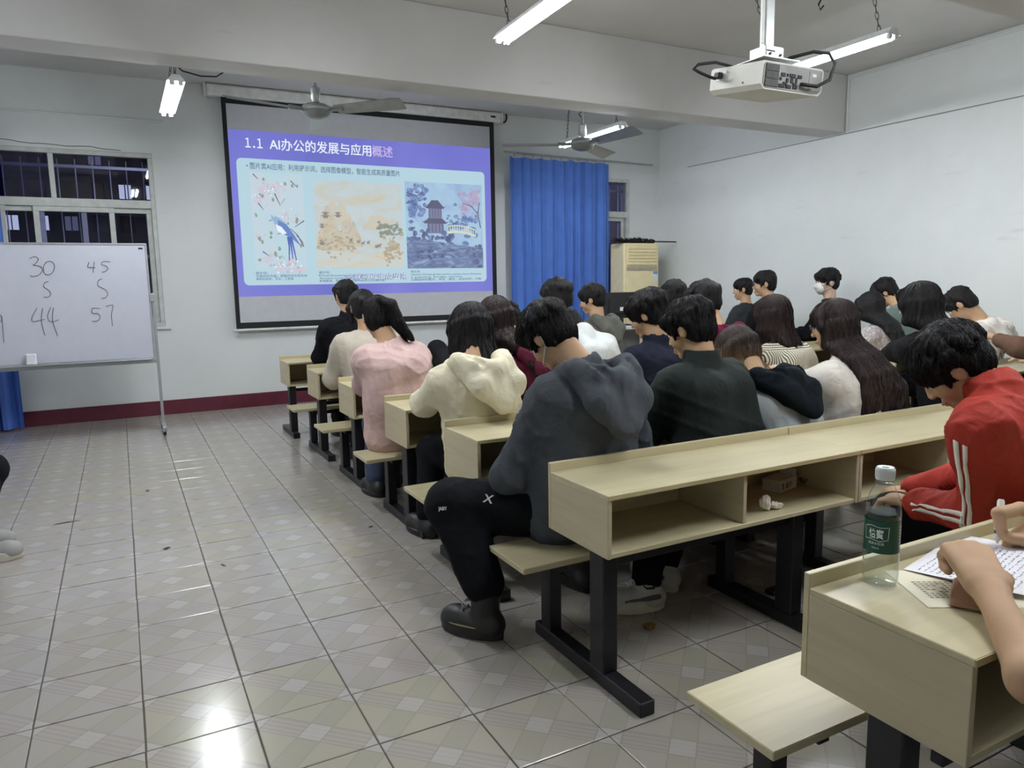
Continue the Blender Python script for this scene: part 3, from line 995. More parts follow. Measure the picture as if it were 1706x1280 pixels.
for cz, w in ((2.30, .20), (2.50, .16)):
    shape([(3.88 - w * .6, cz - .13), (3.88 + w * .6, cz - .13), (3.88 + w * .6, cz + .02), (3.88 - w * .6, cz + .02)], M_rw, 'pavilion_wall')
    shapes([[(3.88 - w * .52 + i * w * .26, cz - .12), (3.88 - w * .46 + i * w * .26, cz - .12), (3.88 - w * .46 + i * w * .26, cz + .01), (3.88 - w * .52 + i * w * .26, cz + .01)] for i in range(5)], M_roof, 'pavilion_post')
    shape([(3.88 - w, cz + .035), (3.88 - w * .8, cz + .02), (3.88 - w * .45, cz + .08), (3.88 - w * .3, cz + .11), (3.88 + w * .3, cz + .11), (3.88 + w * .45, cz + .08), (3.88 + w * .8, cz + .02), (3.88 + w, cz + .035), (3.88 + w * .78, cz), (3.88 - w * .78, cz)], M_roof, 'pavilion_roof')
bl(46, 3.47, 4.12, 2.12, .05, .02, .05, M_bt2, 'shrub')
bl(26, 3.6, 4.05, 1.88, .05, .02, .04, M_bt2, 'reflection')
bl(14, 4.3, 4.56, 1.92, .06, .02, .04, M_bt2, 'reflection')
M_br = proj('bridge', (214, 226, 206), .85)
arc = [(4.06 + .42 * i / 12, 2.14 + .055 * math.sin(math.pi * (.25 + .75 * i / 12))) for i in range(13)]
shapes(stroke(arc, .016), M_br, 'bridge')
shapes(stroke([(a, b + .085) for a, b in arc], .008), M_br, 'bridge_rail')
shapes([[(a - .006, b), (a + .006, b), (a + .006, b + .09), (a - .006, b + .09)] for a, b in arc], M_br, 'bridge_post')
# captions
for tx, lines, wd in ((1.50, ('提示词：', '中国风花鸟画，细腻的羽毛和花朵', '柔和的色彩，写实，工笔画'), .62), (2.27, ('提示词：', 'Dunhuang Murals, Rock', 'Ancient landscape Painting', '敦煌壁画，青绿山水，中国传统古代山水画风格'), .86), (3.50, ('提示词：', 'classical Chinese garden pavilion, spring, cherry blossoms', 'a painting, bridge, serene', '古典园林的春天，亭台，樱花，远处的桥，宁静'), 1.05)):
    for i, t in enumerate(lines):
        zz = 1.645 - i * .036
        f = .14 if i == 0 else wd * (1.0 if i in (1, 3) else .72)
        tag(text('caption_text', t, .034, wallM(tx, Ly(), zz), M_g, slide, bold=.0003, fit=f), kind='stuff')
tag(text('subtitle_text', '它就可以生成出来', .085, wallM(2.62, Ly(), 1.565), proj('subtitle_edge', (120, 136, 190), .8), slide, bold=.004, fit=.83), kind='stuff')
tag(text('subtitle_text', '它就可以生成出来', .085, wallM(2.622, Ly(), 1.567), M_w, slide, bold=-.0005, fit=.83), kind='stuff')

# ------------------------------------------------------------------ whiteboard
WBY = 8.46
wb = empty('whiteboard', (-.65, WBY, 0), 'wheeled whiteboard with handwritten numbers in front of the left window', 'whiteboard')
M_wb = plain('whiteboard_enamel', C(192, 195, 208), 0.18, noise=.02)
M_al = plain('brushed_aluminium', C(176, 180, 184), 0.35, 0.6, noise=.06)
def wbx(n, b, mat=M_al, ch=.003, par=None):
    return bx(n, wb if par is None else par, mat, (b[0] + .65, b[1] + .65, b[2] - WBY, b[3] - WBY, b[4], b[5]), ch)
BX0, BX1, BZ0, BZ1 = -1.62, .275, .79, 1.935
wbx('panel', (BX0, BX1, WBY - .006, WBY + .012, BZ0, BZ1), M_wb)
wbx('frame_bar', (BX0 - .012, BX1 + .012, WBY - .012, WBY + .016, BZ1 - .004, BZ1 + .016))
wbx('frame_bar', (BX0 - .012, BX1 + .012, WBY - .012, WBY + .016, BZ0 - .018, BZ0 + .004))
wbx('frame_bar', (BX0 - .014, BX0 + .006, WBY - .012, WBY + .016, BZ0, BZ1))
wbx('frame_bar', (BX1 - .006, BX1 + .014, WBY - .012, WBY + .016, BZ0, BZ1))
wbx('tray', (BX0 + .2, BX1 - .02, WBY - .075, WBY - .012, BZ0 - .02, BZ0 - .008))
wbx('lower_rail', (BX0 - .03, BX1 + .04, WBY - .005, WBY + .03, BZ0 - .06, BZ0 - .025))
wbx('corner_badge', (BX1 - .065, BX1 - .025, WBY - .0075, WBY - .006, BZ1 - .045, BZ1 - .028), M_black)
M_rub = plain('caster_rubber', C(24, 24, 26), 0.6)
for xx in (BX1 + .032, BX0 - .032):
    wbx('upright', (xx - .014, xx + .014, WBY - .006, WBY + .022, .09, 1.45))
    wbx('hinge_knob', (xx - .03, xx + .018, WBY - .02, WBY + .0, 1.36, 1.44), M_al, .006)
    ft = wbx('foot', (xx - .018, xx + .018, WBY - .26, WBY + .27, .062, .092))
    for yy in (WBY - .235, WBY + .245):
        wbx('caster_fork', (xx - .022, xx + .022, yy - .022, yy + .022, .04, .064), M_al, .003, None)
        MB().lathe([(.0, -.012), (.026, -.012), (.030, -.006), (.030, .006), (.026, .012), (.0, .012)], n=16, M=Matrix.Translation((xx + .65, yy - WBY + .008, .030)) @ Matrix.Rotation(math.pi / 2, 4, 'Y')).build('caster_wheel', M_rub, wb, smooth='auto')
M_ink2 = plain('marker_ink', C(92, 96, 108), 0.6)
def hand(name, strokes):
    mb = MB()
    for st in strokes:
        P = []
        for a, b in st:
            q = Py(a / 3.367, 380 + b / 3.367, WBY - .008)
            P.append((q.x + .65, -.0085, q.z))
        # smooth the stroke
        Q = []
        n = len(P)
        for i in range(n - 1):
            p0, p1, p2, p3 = P[max(i - 1, 0)], P[i], P[i + 1], P[min(i + 2, n - 1)]
            for k in range(4):
                t = k / 4
                Q.append(tuple(.5 * ((2 * b) + (-a + c) * t + (2 * a - 5 * b + 4 * c - d) * t * t + (-a + 3 * b - 3 * c + d) * t ** 3) for a, b, c, d in zip(p0, p1, p2, p3)))
        Q.append(P[-1])
        mb.tube(Q, .0030, 5)
    return tag(mb.build(name, M_ink2, wb), kind='stuff')
hand('digits_30', [[(165, 172), (195, 160), (215, 175), (200, 200), (185, 208), (225, 215), (238, 238), (215, 265), (180, 272), (168, 265)], [(262, 192), (245, 215), (250, 255), (275, 262), (298, 245), (306, 212), (290, 188), (262, 190), (255, 198)]])
hand('digits_45', [[(500, 192), (492, 218), (512, 222), (535, 222)], [(528, 190), (522, 252)], [(618, 190), (580, 188), (568, 205), (595, 212), (605, 228), (590, 244), (572, 247)]])
hand('digit_5_upper', [[(272, 300), (250, 308), (246, 330), (275, 350), (284, 372), (270, 388), (246, 386)]])
hand('digit_5_side', [[(572, 284), (550, 298), (552, 325), (590, 345), (604, 370), (590, 392), (568, 394)]])
hand('digits_44', [[(208, 448), (180, 500), (184, 525), (215, 520), (250, 512)], [(240, 450), (232, 520), (252, 602)], [(285, 445), (268, 490), (275, 520), (300, 525), (330, 515)], [(300, 448), (295, 520), (324, 606)]])
hand('digits_57', [[(562, 452), (520, 450), (518, 478), (550, 480), (562, 502), (545, 522), (515, 522)], [(592, 440), (625, 432), (634, 440), (625, 490), (632, 550)]])
hand('digit_9_partial', [[(-22, 520), (-30, 500), (-10, 485), (6, 492), (8, 520), (-12, 535), (-24, 525)], [(10, 495), (16, 560), (22, 645)]])
er = bx('eraser', None, plain('eraser_foam', C(222, 224, 232), 0.8), (-.06, .03, -.05, -.01, 0, .11), .01)
er.location = (-.78, WBY - .014, BZ0 - .008)
tag(er, 'white block eraser standing on the whiteboard tray', 'eraser')

# ------------------------------------------------------------------ floor-standing air conditioner, duster, teacher desk, monitor
ac = empty('air_conditioner', (7.02, 9.2, 0), 'cream floor-standing air conditioner in the front right corner', 'air conditioner')
M_ac = plain('cream_plastic', C(236, 222, 178), 0.4, noise=.05)
M_acd = plain('grey_strip', C(170, 164, 150), 0.5)
bx('body', ac, M_ac, (-.33, .33, -.17, .19, .06, 2.04), .02)
bx('plinth', ac, M_acd, (-.31, .31, -.15, .17, 0, .06), .005)
bx('front_panel', ac, M_ac, (-.285, .285, -.186, -.17, .2, 1.62), .006)
bx('trim_strip', ac, M_acd, (-.285, .285, -.184, -.17, 1.635, 1.69), .004)
bx('louver_frame', ac, M_ac, (-.285, .285, -.182, -.17, 1.70, 2.0), .004)
for i in range(6):
    bx('louver', ac, M_ac, (-.265, .265, -.196, -.180, 1.715 + i * .047, 1.75 + i * .047), .005)
bx('energy_label', ac, M_white, (.20, .285, -.188, -.186, 1.46, 1.62))
bx('energy_label_band', ac, plain('label_blue', C(110, 160, 190), .6), (.20, .285, -.189, -.188, 1.575, 1.62))
du = empty('feather_duster', (7.05, 9.12, 2.041), 'dark feather duster lying on top of the cream air conditioner', 'duster')
d0, d1 = Py(1022, 402, 9.12), Py(1128, 402, 9.12)
lx0, lx1 = d0.x - 7.05, d1.x - 7.05
MB().tube([(lx0 + .1, 0, .032), (lx1 - .02, 0, .028)], .010, 8).build('handle', M_black, du)
rf = random.Random(4)
fm = MB()
for i in range(210):
    t = rf.random()
    bxx = lx0 + .05 + t * .72
    a = rf.uniform(0, 6.28)
    r1 = rf.uniform(.035, .07)
    zc = .03 + r1 * math.sin(a)
    p2 = (bxx - rf.uniform(.03, .09), r1 * math.cos(a), max(.006, zc))
    p1 = (bxx - .02, .5 * r1 * math.cos(a), max(.01, .03 + .5 * r1 * math.sin(a)))
    fm.tube([(bxx, 0, .03), p1, p2], [.006, .012, .003], 5)
tag(fm.build('feathers', plain('brown_feathers', C(44, 34, 34), .9), du, smooth=True), kind='stuff')
td_ = empty('teacher_desk', (6.25, 8.3, 0), 'white teacher desk behind the seated students at the front right', 'desk')
M_tdw = plain('white_laminate', C(214, 216, 214), .4)
bx('top', td_, M_tdw, (-.75, .75, -.38, .38, .84, .88), .006)
for s in (-1, 1):
    bx('cabinet', td_, M_tdw, (s * .55 - .17, s * .55 + .17, -.34, .34, .05, .84), .005)
    bx('drawer', td_, M_tdw, (s * .55 - .15, s * .55 + .15, -.355, -.34, .55, .80), .004)
    bx('handle', td_, M_al, (s * .55 - .05, s * .55 + .05, -.372, -.355, .68, .70), .003)
    bx('plinth', td_, M_black, (s * .55 - .16, s * .55 + .16, -.32, .33, 0, .05))
bx('modesty_panel', td_, M_tdw, (-.38, .38, .28, .30, .25, .84))
mo = empty('computer_monitor', (6.05, 8.25, .88), 'black computer monitor seen from behind with a small white sticker', 'monitor')
mo.rotation_euler = (0, 0, math.radians(-20))
bx('screen_shell', mo, M_black, (-.27, .27, -.03, .02, .10, .45), .012)
bx('rear_bulge', mo, M_black, (-.17, .17, -.055, -.03, .16, .36), .02)
bx('stand', mo, M_black, (-.04, .04, -.03, .02, .01, .14), .006)
bx('base', mo, M_black, (-.13, .13, -.11, .09, 0, .016), .006)
bx('sticker', mo, M_white, (-.02, .07, -.058, -.055, .20, .25))
tag(MB().tube([(6.15, 8.05, .895), (6.25, 8.0, .893), (6.32, 7.93, .89), (6.36, 7.905, .86), (6.37, 7.9, .70), (6.30, 7.9, .62), (6.36, 7.9, .55), (6.42, 7.9, .65)], .009, 6).build('computer_cable', M_cable), 'black cable hanging over the edge of the white teacher desk', 'cable')

# ------------------------------------------------------------------ projector
pj = empty('projector', (2.92, 2.78, 2.50), 'white ceiling projector with a black power lead on a metal pole', 'projector')
M_pj = plain('projector_shell', C(214, 212, 204), .4, noise=.05)
M_pjd = plain('projector_panel', C(150, 150, 148), .5)
M_pole = plain('pole_metal', C(200, 204, 202), .3, .6)
body = empty('body_group')
PM = Matrix.Translation((0, 0, -.045)) @ Matrix.Rotation(math.radians(7), 4, 'X')
def pjb(n, b, mat, ch=.003):
    return MB().box(*b, ch=ch, M=PM).build(n, mat, pj)
bpy.data.objects.remove(body)
hx, hy, hz = .205, .17, .062
out = [(-hx, -hz + .022), (-hx + .022, -hz), (hx - .022, -hz), (hx, -hz + .022), (hx, hz - .01), (hx - .012, hz), (-hx + .012, hz), (-hx, hz - .01)]
MB().slab(out, PM @ Matrix.Translation((0, hy, 0)) @ Matrix.Rotation(math.radians(90), 4, 'X'), 2 * hy).build('shell', M_pj, pj)
inn = [(x * .955, z * .87) for x, z in out]
MB().slab(inn, PM @ Matrix.Translation((0, -hy + .001, 0)) @ Matrix.Rotation(math.radians(90), 4, 'X'), .004).build('rear_panel', M_pjd, pj)
for c in range(3):
    pjb('vent', (-.185, -.10, -hy - .006, -hy - .003, -.048 + c * .034, -.018 + c * .034), M_black, 0)
    for k in range(11):
        xk = -.182 + k * .0078
        pjb('vent_slat', (xk, xk + .0026, -hy - .009, -hy - .005, -.047 + c * .034, -.019 + c * .034), M_pjd, 0)
cp = [(-.07, .012, .014, .008), (-.04, .012, .006, .006), (-.02, .012, .006, .008), (.0, .012, .012, .008), (.04, .012, .014, .007), (-.085, -.008, .007, .007), (-.04, -.012, .008, .010), (-.01, -.01, .009, .011), (.02, -.008, .006, .012), (-.075, -.038, .02, .008), (-.03, -.038, .018, .008), (.015, -.036, .014, .009), (.055, -.02, .007, .007), (-.055, -.025, .012, .005), (.01, -.024, .012, .005)]
for a, b, w, h in cp:
    pjb('port', (a - w, a + w, -hy - .008, -hy - .003, b - h, b + h), M_black, .0015)
pjb('side_cover', (.105, .185, -hy - .006, -hy - .003, -.045, .045), M_pjd, .002)
pjb('rating_sticker', (.125, .15, -hy - .0075, -hy - .006, .02, .034), M_white, 0)
pjb('power_socket', (-hx - .004, -hx, .06, .13, .0, .045), M_white, .001)
pjb('power_plug', (-hx - .035, -hx - .004, .075, .115, .005, .035), M_black, .006)
pjb('screw', (-hx - .002, -hx, -.06, -.052, -.03, -.022), M_black, 0)
MB().lathe([(.052, 0), (.052, .02), (.042, .025), (.038, .012), (.0, .016)], n=22, M=PM @ Matrix.Translation((.09, hy - .002, 0)) @ Matrix.Rotation(math.radians(-90), 4, 'X')).build('lens', M_black, pj, smooth='auto')
bx('mount_plate', pj, M_pole, (-.14, .10, -.12, .13, .035, .041), .001)
bx('mount_bracket', pj, M_pole, (-.06, .06, -.055, .055, .041, .115), .004)
bx('bracket_slot', pj, M_black, (-.055, .0, -.0565, -.055, .085, .093))
bx('bracket_slot', pj, M_black, (.01, .055, -.0565, -.055, .048, .053))
for a in (-.035, .035):
    MB().tube([(a, -.062, .075), (a, -.055, .075)], .007, 8).build('bolt', M_black, pj)
MB().box(-.032, .032, -.02, .02, .115, .69, ch=.006).build('pole', M_pole, pj)
bx('ceiling_plate', pj, M_pole, (-.08, .08, -.06, .06, .682, .69), .002)
MB().tube([(-.045, -.01, .69), (-.046, -.012, .4), (-.05, -.02, .13)], .008, 6).build('pole_cable', M_white, pj)
MB().tube([(-.10, .10, .04), (-.16, .10, .045), (-.24, .10, .05), (-.33, .12, .035), (-.36, .12, .01), (-.33, .10, -.01), (-.27, .095, -.025), (-.24, .095, -.028)], .0075, 8).build('power_cable', M_cable, pj, smooth=True)
MB().tube([(.06, .02, .04), (.10, -.06, .07), (.17, -.14, .085), (.22, -.19, .07), (.235, -.21, .02), (.20, -.215, -.06), (.13, -.20, -.095), (.04, -.185, -.090)], .0085, 8).build('signal_cable', M_cable, pj, smooth=True)

# ------------------------------------------------------------------ desks with benches
M_wood = wood_mat('pale_laminate', C(194, 184, 150), 0)
M_woods = wood_mat('pale_laminate_side', C(190, 179, 150), 1, .45)
M_edge = plain('laminate_edge', C(188, 176, 132), .5, noise=.05)
M_leg = plain('black_steel_frame', C(26, 26, 32), .42, 0.1, noise=.25, nscale=18, bump=.15)
DZ, DL, DD = .75, .785, .41
def desk(x0, yl, L, ncub, label, bench=True, frames=None, ly=-.315, by=.065):
    u = empty('school_desk', (x0, yl, 0), label, 'desk', 'pale wood school desks with benches')
    bx('desk_top', u, M_wood, (0, L, -DD, -.014, DZ - .018, DZ), .002)
    bx('back_panel', u, M_wood, (0, L, -.014, .004, .515, DL), .002)
    bx('edge_strip', u, M_edge, (0, L, -DD - .0015, -DD, DZ - .017, DZ - .001))
    for a in (0, L - .018):
        bx('side_panel', u, M_woods, (a, a + .018, -DD + .004, -.014, .515, DZ - .018), .0015)
    bx('cubby_shelf', u, M_wood, (.018, L - .018, -DD + .008, -.014, .515, .533), .0015)
    for k in range(1, ncub):
        a = L * k / ncub
        bx('divider', u, M_woods, (a - .009, a + .009, -DD + .012, -.014, .533, DZ - .018), .0015)
    frames = frames or (.045, L * .765)
    for fx in frames:
        if bench:
            bx('foot', u, M_leg, (fx - .032, fx + .032, -.58, .15, .0, .055), .004)
        else:
            bx('foot', u, M_leg, (fx - .032, fx + .032, -.44, .12, .0, .055), .004)
        bx('leg', u, M_leg, (fx - .033, fx + .033, ly - .045, ly + .045, .055, .515), .004)
        bx('desk_bracket', u, M_leg, (fx + .0, fx + .03, -.36, -.05, .495, .515), .003)
        if bench:
            bx('bench_leg', u, M_leg, (fx - .03, fx + .03, by - .035, by + .035, .055, .340), .004)
            bx('seat_bracket', u, M_leg, (fx - .02, fx + .02, -.04, .23, .340, .365), .003)
    bx('crossbar', u, M_leg, (frames[0], frames[-1], -.335, -.305, .455, .485), .003)
    if bench:
        bx('bench_seat', u, M_wood, (-.15, L - .15, -.055, .25, .365, .39), .003)
        bx('crossbar', u, M_leg, (frames[0], frames[-1], .05, .08, .31, .34), .003)
    return u
ROWS = {1: 7.75, 2: 6.75, 3: 5.66, 4: 4.53, 5: 3.53, 6: 2.46, 7: 1.185, 8: -.03}
rn = {1: 'front row', 2: 'second row from the front', 3: 'third row from the front', 4: 'fourth row from the front', 5: 'fifth row from the front', 6: 'long desk with open cubbies', 7: 'nearest desk', 8: 'desk behind the photographer'}
LA, LB = 1.33, 1.95
XA = 1.455
for k, yl in ROWS.items():
    xa = {1: 1.40}.get(k, XA - (.03 if k == 7 else 0))
    la = {1: 'pale wood desk without a bench at the aisle end of the front row',
          2: 'pale wood desk and bench at the aisle, second row from the screen',
          3: 'pale wood desk and bench at the aisle beside the pink sweatshirt',
          4: 'pale wood desk and bench at the aisle beside the cream hoodie',
          5: 'pale wood desk at the aisle in front of the grey hoodie',
          6: 'pale wood desk with open cubbies right behind the grey hoodie',
          7: 'nearest pale wood desk, carrying the water bottle and papers',
          8: 'pale wood desk and bench behind the nearest desk, out of the picture'}[k]
    desk(xa, yl, LA, 2, la, bench=(k != 1), frames=(.045, 1.02), ly=(-.22 if k == 7 else -.315), by=(.13 if k == 7 else .065))
    lb = {1: 'inner pale wood desk of the front row', 2: 'inner pale wood desk of the second row from the screen', 3: 'inner pale wood desk of the third row from the screen',
          4: 'inner pale wood desk of the fourth row, mostly hidden by students', 5: 'inner pale wood desk of the fifth row, ending near the long-haired girl',
          6: 'inner pale wood desk the red jacket leans against', 7: 'inner pale wood desk beside the writing hands', 8: 'inner desk and bench behind the nearest row'}[k]
    desk(xa + LA + .004, yl, LB, 3, lb, bench=(k != 1), frames=(.3, LB - .12))
for k in (1, 2, 3, 4, 5, 6):
    desk(6.0, ROWS[k], 1.62, 2, 'pale wood desk along the right wall, row %s from the screen' % ('one', 'two', 'three', 'four', 'five', 'six')[k - 1], bench=(k != 1), frames=(.06, 1.5))

# ------------------------------------------------------------------ organic shapes: blended distance fields turned into meshes
def V3(p):
    return np.array((p[0], p[1], p[2]), dtype=np.float32)

def surface_nets(v, o, h):
    s = v < 0
    n = v.shape
    cnt = np.zeros((n[0] - 1, n[1] - 1, n[2] - 1), np.uint8)
    for a in (0, 1):
        for b in (0, 1):
            for c in (0, 1):
                cnt += s[a:n[0] - 1 + a, b:n[1] - 1 + b, c:n[2] - 1 + c]
    act = (cnt > 0) & (cnt < 8)
    ids = np.argwhere(act)
    idx = np.full(cnt.shape, -1, np.int32)
    idx[act] = np.arange(len(ids))
    acc = np.zeros((len(ids), 3), np.float32)
    num = np.zeros(len(ids), np.float32)
    cor = [(a, b, c) for a in (0, 1) for b in (0, 1) for c in (0, 1)]
    I, J, K = ids[:, 0], ids[:, 1], ids[:, 2]
    cv = {c: v[I + c[0], J + c[1], K + c[2]] for c in cor}
    for a in cor:
        for ax in range(3):
            if a[ax]: continue
            b = list(a); b[ax] = 1; b = tuple(b)
            va, vb = cv[a], cv[b]
            m = (va < 0) != (vb < 0)
            t = np.where(m, va / np.where(m, va - vb, 1), 0)
            p = np.tile(np.array(a, np.float32), (len(ids), 1))
            p[:, ax] += t
            acc += p * m[:, None]
            num += m
    verts = np.array(o, np.float32) + h * (ids + acc / num[:, None])
    quads = []
    for ax in range(3):
        sl0 = [slice(1, -1)] * 3; sl1 = [slice(1, -1)] * 3
        sl0[ax] = slice(0, -1); sl1[ax] = slice(1, None)
        a, b = s[tuple(sl0)], s[tuple(sl1)]
        for val in (True, False):
            q = np.argwhere((a == val) & (b == (not val)))
            if not len(q): continue
            off = np.array([1, 1, 1]); off[ax] = 0
            q = q + off
            u, w = (ax + 1) % 3, (ax + 2) % 3
            du = np.zeros(3, int); du[u] = 1
            dw = np.zeros(3, int); dw[w] = 1
            cs = [q - du - dw, q - dw, q, q - du]
            f = np.stack([idx[c[:, 0], c[:, 1], c[:, 2]] for c in cs], 1)
            quads.append(f if val else f[:, ::-1])
    return verts, np.concatenate(quads)

class Field:
    def __init__(self, h, k=0.03):
        self.h = h; self.k = k; self.ops = []
        self.lo = np.full(3, 1e9); self.hi = np.full(3, -1e9)
    def _bb(self, lo, hi):
        self.lo = np.minimum(self.lo, lo); self.hi = np.maximum(self.hi, hi)
    def cone(self, a, b, ra, rb, k=None, flat=None, sub=False):
        a, b = V3(a), V3(b)
        r = max(ra, rb)
        if not sub: self._bb(np.minimum(a, b) - r, np.maximum(a, b) + r)
        self.ops.append(('cone', sub, self.k if k is None else k, np.minimum(a, b) - r, np.maximum(a, b) + r, (a, b, ra, rb, flat)))
        return self
    def path(self, pts, rs, k=None, flat=None, sub=False):
        if not isinstance(rs, (list, tuple)): rs = [rs] * len(pts)
        for i in range(len(pts) - 1):
            self.cone(pts[i], pts[i + 1], rs[i], rs[i + 1], k, flat, sub)
        return self
    def ell(self, c, r, Rm=None, k=None, sub=False):
        c = V3(c); r = V3(r)
        m = float(r.max())
        if Rm is None:
            lo, hi = c - r, c + r
        else:
            lo, hi = c - m, c + m
        if not sub: self._bb(lo, hi)
        self.ops.append(('ell', sub, self.k if k is None else k, lo, hi, (c, r, Rm)))
        return self
    def disp(self, fn):
        self.ops.append(('disp', False, 0, None, None, fn)); return self
    def solve(self):
        h = self.h
        lo = self.lo - 3 * h - .02; hi = self.hi + 3 * h + .02
        n = np.ceil((hi - lo) / h).astype(int) + 1
        BIG = 0.08
        v = np.full(n, BIG, np.float32)
        ax = [(lo[i] + h * np.arange(n[i])).astype(np.float32) for i in range(3)]
        for kind, sub, k, blo, bhi, prm in self.ops:
            if kind == 'disp':
                m = np.abs(v) < 0.035
                ii = np.argwhere(m)
                P = np.stack([ax[0][ii[:, 0]], ax[1][ii[:, 1]], ax[2][ii[:, 2]]], 1)
                v[m] += prm(P)
                continue
            mg = k + .03
            i0 = np.clip(np.floor((blo - mg - lo) / h).astype(int), 0, n)
            i1 = np.clip(np.ceil((bhi + mg - lo) / h).astype(int) + 1, 0, n)
            if (i1 <= i0).any(): continue
            X = ax[0][i0[0]:i1[0]][:, None, None]; Y = ax[1][i0[1]:i1[1]][None, :, None]; Z = ax[2][i0[2]:i1[2]][None, None, :]
            if kind == 'cone':
                a, b, ra, rb, flat = prm
                ba = b - a
                L = float(ba @ ba) + 1e-9
                x, y, z = X - a[0], Y - a[1], Z - a[2]
                t = np.clip((x * ba[0] + y * ba[1] + z * ba[2]) / L, 0, 1)
                dx, dy, dz = x - t * ba[0], y - t * ba[1], z - t * ba[2]
                if flat is not None:
                    nv, f = flat
                    w = dx * nv[0] + dy * nv[1] + dz * nv[2]
                    d2 = dx * dx + dy * dy + dz * dz + (f * f - 1) * w * w
                    d = np.sqrt(d2) - (ra + (rb - ra) * t)
                    d = np.where(d > 0, d / f, d)
                else:
                    d = np.sqrt(dx * dx + dy * dy + dz * dz) - (ra + (rb - ra) * t)
            else:
                c, r, Rm = prm
                x, y, z = X - c[0], Y - c[1], Z - c[2]
                if Rm is not None:
                    x, y, z = (x * Rm[0][0] + y * Rm[1][0] + z * Rm[2][0], x * Rm[0][1] + y * Rm[1][1] + z * Rm[2][1], x * Rm[0][2] + y * Rm[1][2] + z * Rm[2][2])
                k0 = np.sqrt((x / r[0]) ** 2 + (y / r[1]) ** 2 + (z / r[2]) ** 2)
                k1 = np.sqrt((x / r[0] ** 2) ** 2 + (y / r[1] ** 2) ** 2 + (z / r[2] ** 2) ** 2) + 1e-9
                d = k0 * (k0 - 1) / k1
            sl = tuple(slice(i0[i], i1[i]) for i in range(3))
            w = v[sl]
            if sub:
                e = -d
                v[sl] = np.maximum(w, e) + np.maximum(k - np.abs(w - e), 0) ** 2 / (4 * k + 1e-9)
            else:
                v[sl] = np.minimum(w, d) - np.maximum(k - np.abs(w - d), 0) ** 2 / (4 * k + 1e-9)
        return v, lo, h
    def build(self, name, mat, parent, origin=(0, 0, 0), smooth_it=1):
        v, lo, h = self.solve()
        vs, qs = surface_nets(v, lo, h)
        vs = vs - np.array([origin[0], origin[1], origin[2]], np.float32)
        me = bpy.data.meshes.new(name)
        me.vertices.add(len(vs)); me.vertices.foreach_set('co', vs.astype(np.float32).ravel())
        me.loops.add(len(qs) * 4); me.loops.foreach_set('vertex_index', qs.astype(np.int32).ravel())
        me.polygons.add(len(qs))
        me.polygons.foreach_set('loop_start', np.arange(0, len(qs) * 4, 4, dtype=np.int32))
        me.polygons.foreach_set('use_smooth', np.ones(len(qs), bool))
        me.update(calc_edges=True)
        return link_mesh(name, me, mat, parent)

def wrinkle(seed, amp, freq, zstretch=1.0):
    r = np.random.RandomState(seed)
    D = r.normal(size=(4, 3)); D /= np.linalg.norm(D, axis=1)[:, None]
    D[:, 2] *= zstretch
    E = r.normal(size=(4, 3)); E /= np.linalg.norm(E, axis=1)[:, None]
    ph = r.uniform(0, 6.28, (4, 2)); fr = freq * r.uniform(.45, 1.5, 4)
    def fn(P):
        o = 0
        for i in range(4):
            w = np.sin(P @ D[i] * fr[i] + 1.8 * np.sin(P @ E[i] * fr[i] * .45 + ph[i, 0]) + ph[i, 1])
            o = o + (1 - np.abs(w)) ** 3 * (1.3 if i < 2 else .7) - .25
        return (-o / 4 * amp * 2.6).astype(np.float32)
    return fn

# ------------------------------------------------------------------ people
M_skin = plain('skin', C(190, 154, 122), .55, spec=.3, noise=.06, nscale=9, bump=.05, bscale=150)
M_skin2 = plain('skin_pale', C(205, 172, 150), .55, spec=.3, noise=.06, nscale=9)
M_eye = plain('eye_white', C(225, 222, 218), .2)
M_iris = plain('eye_dark', C(24, 18, 16), .15)
M_lip = plain('lip', C(165, 105, 98), .5)
H_black = hair_mat('black_hair', C(20, 18, 20))
H_brown = hair_mat('dark_brown_hair', C(38, 27, 26))
M_rim = plain('glasses_rim', C(60, 60, 64), .3, .6)
M_pants = fabric('black_trousers', C(20, 21, 25), wrinkle=.25)
M_jeans = fabric('blue_jeans', C(66, 74, 96), wrinkle=.25)
M_shoe = plain('dark_shoe', C(26, 26, 28), .5)
M_sole = plain('shoe_sole', C(206, 200, 182), .6)

def rotz(a):
    return Matrix.Rotation(math.radians(a), 3, 'Z')

class Pose:
    pass

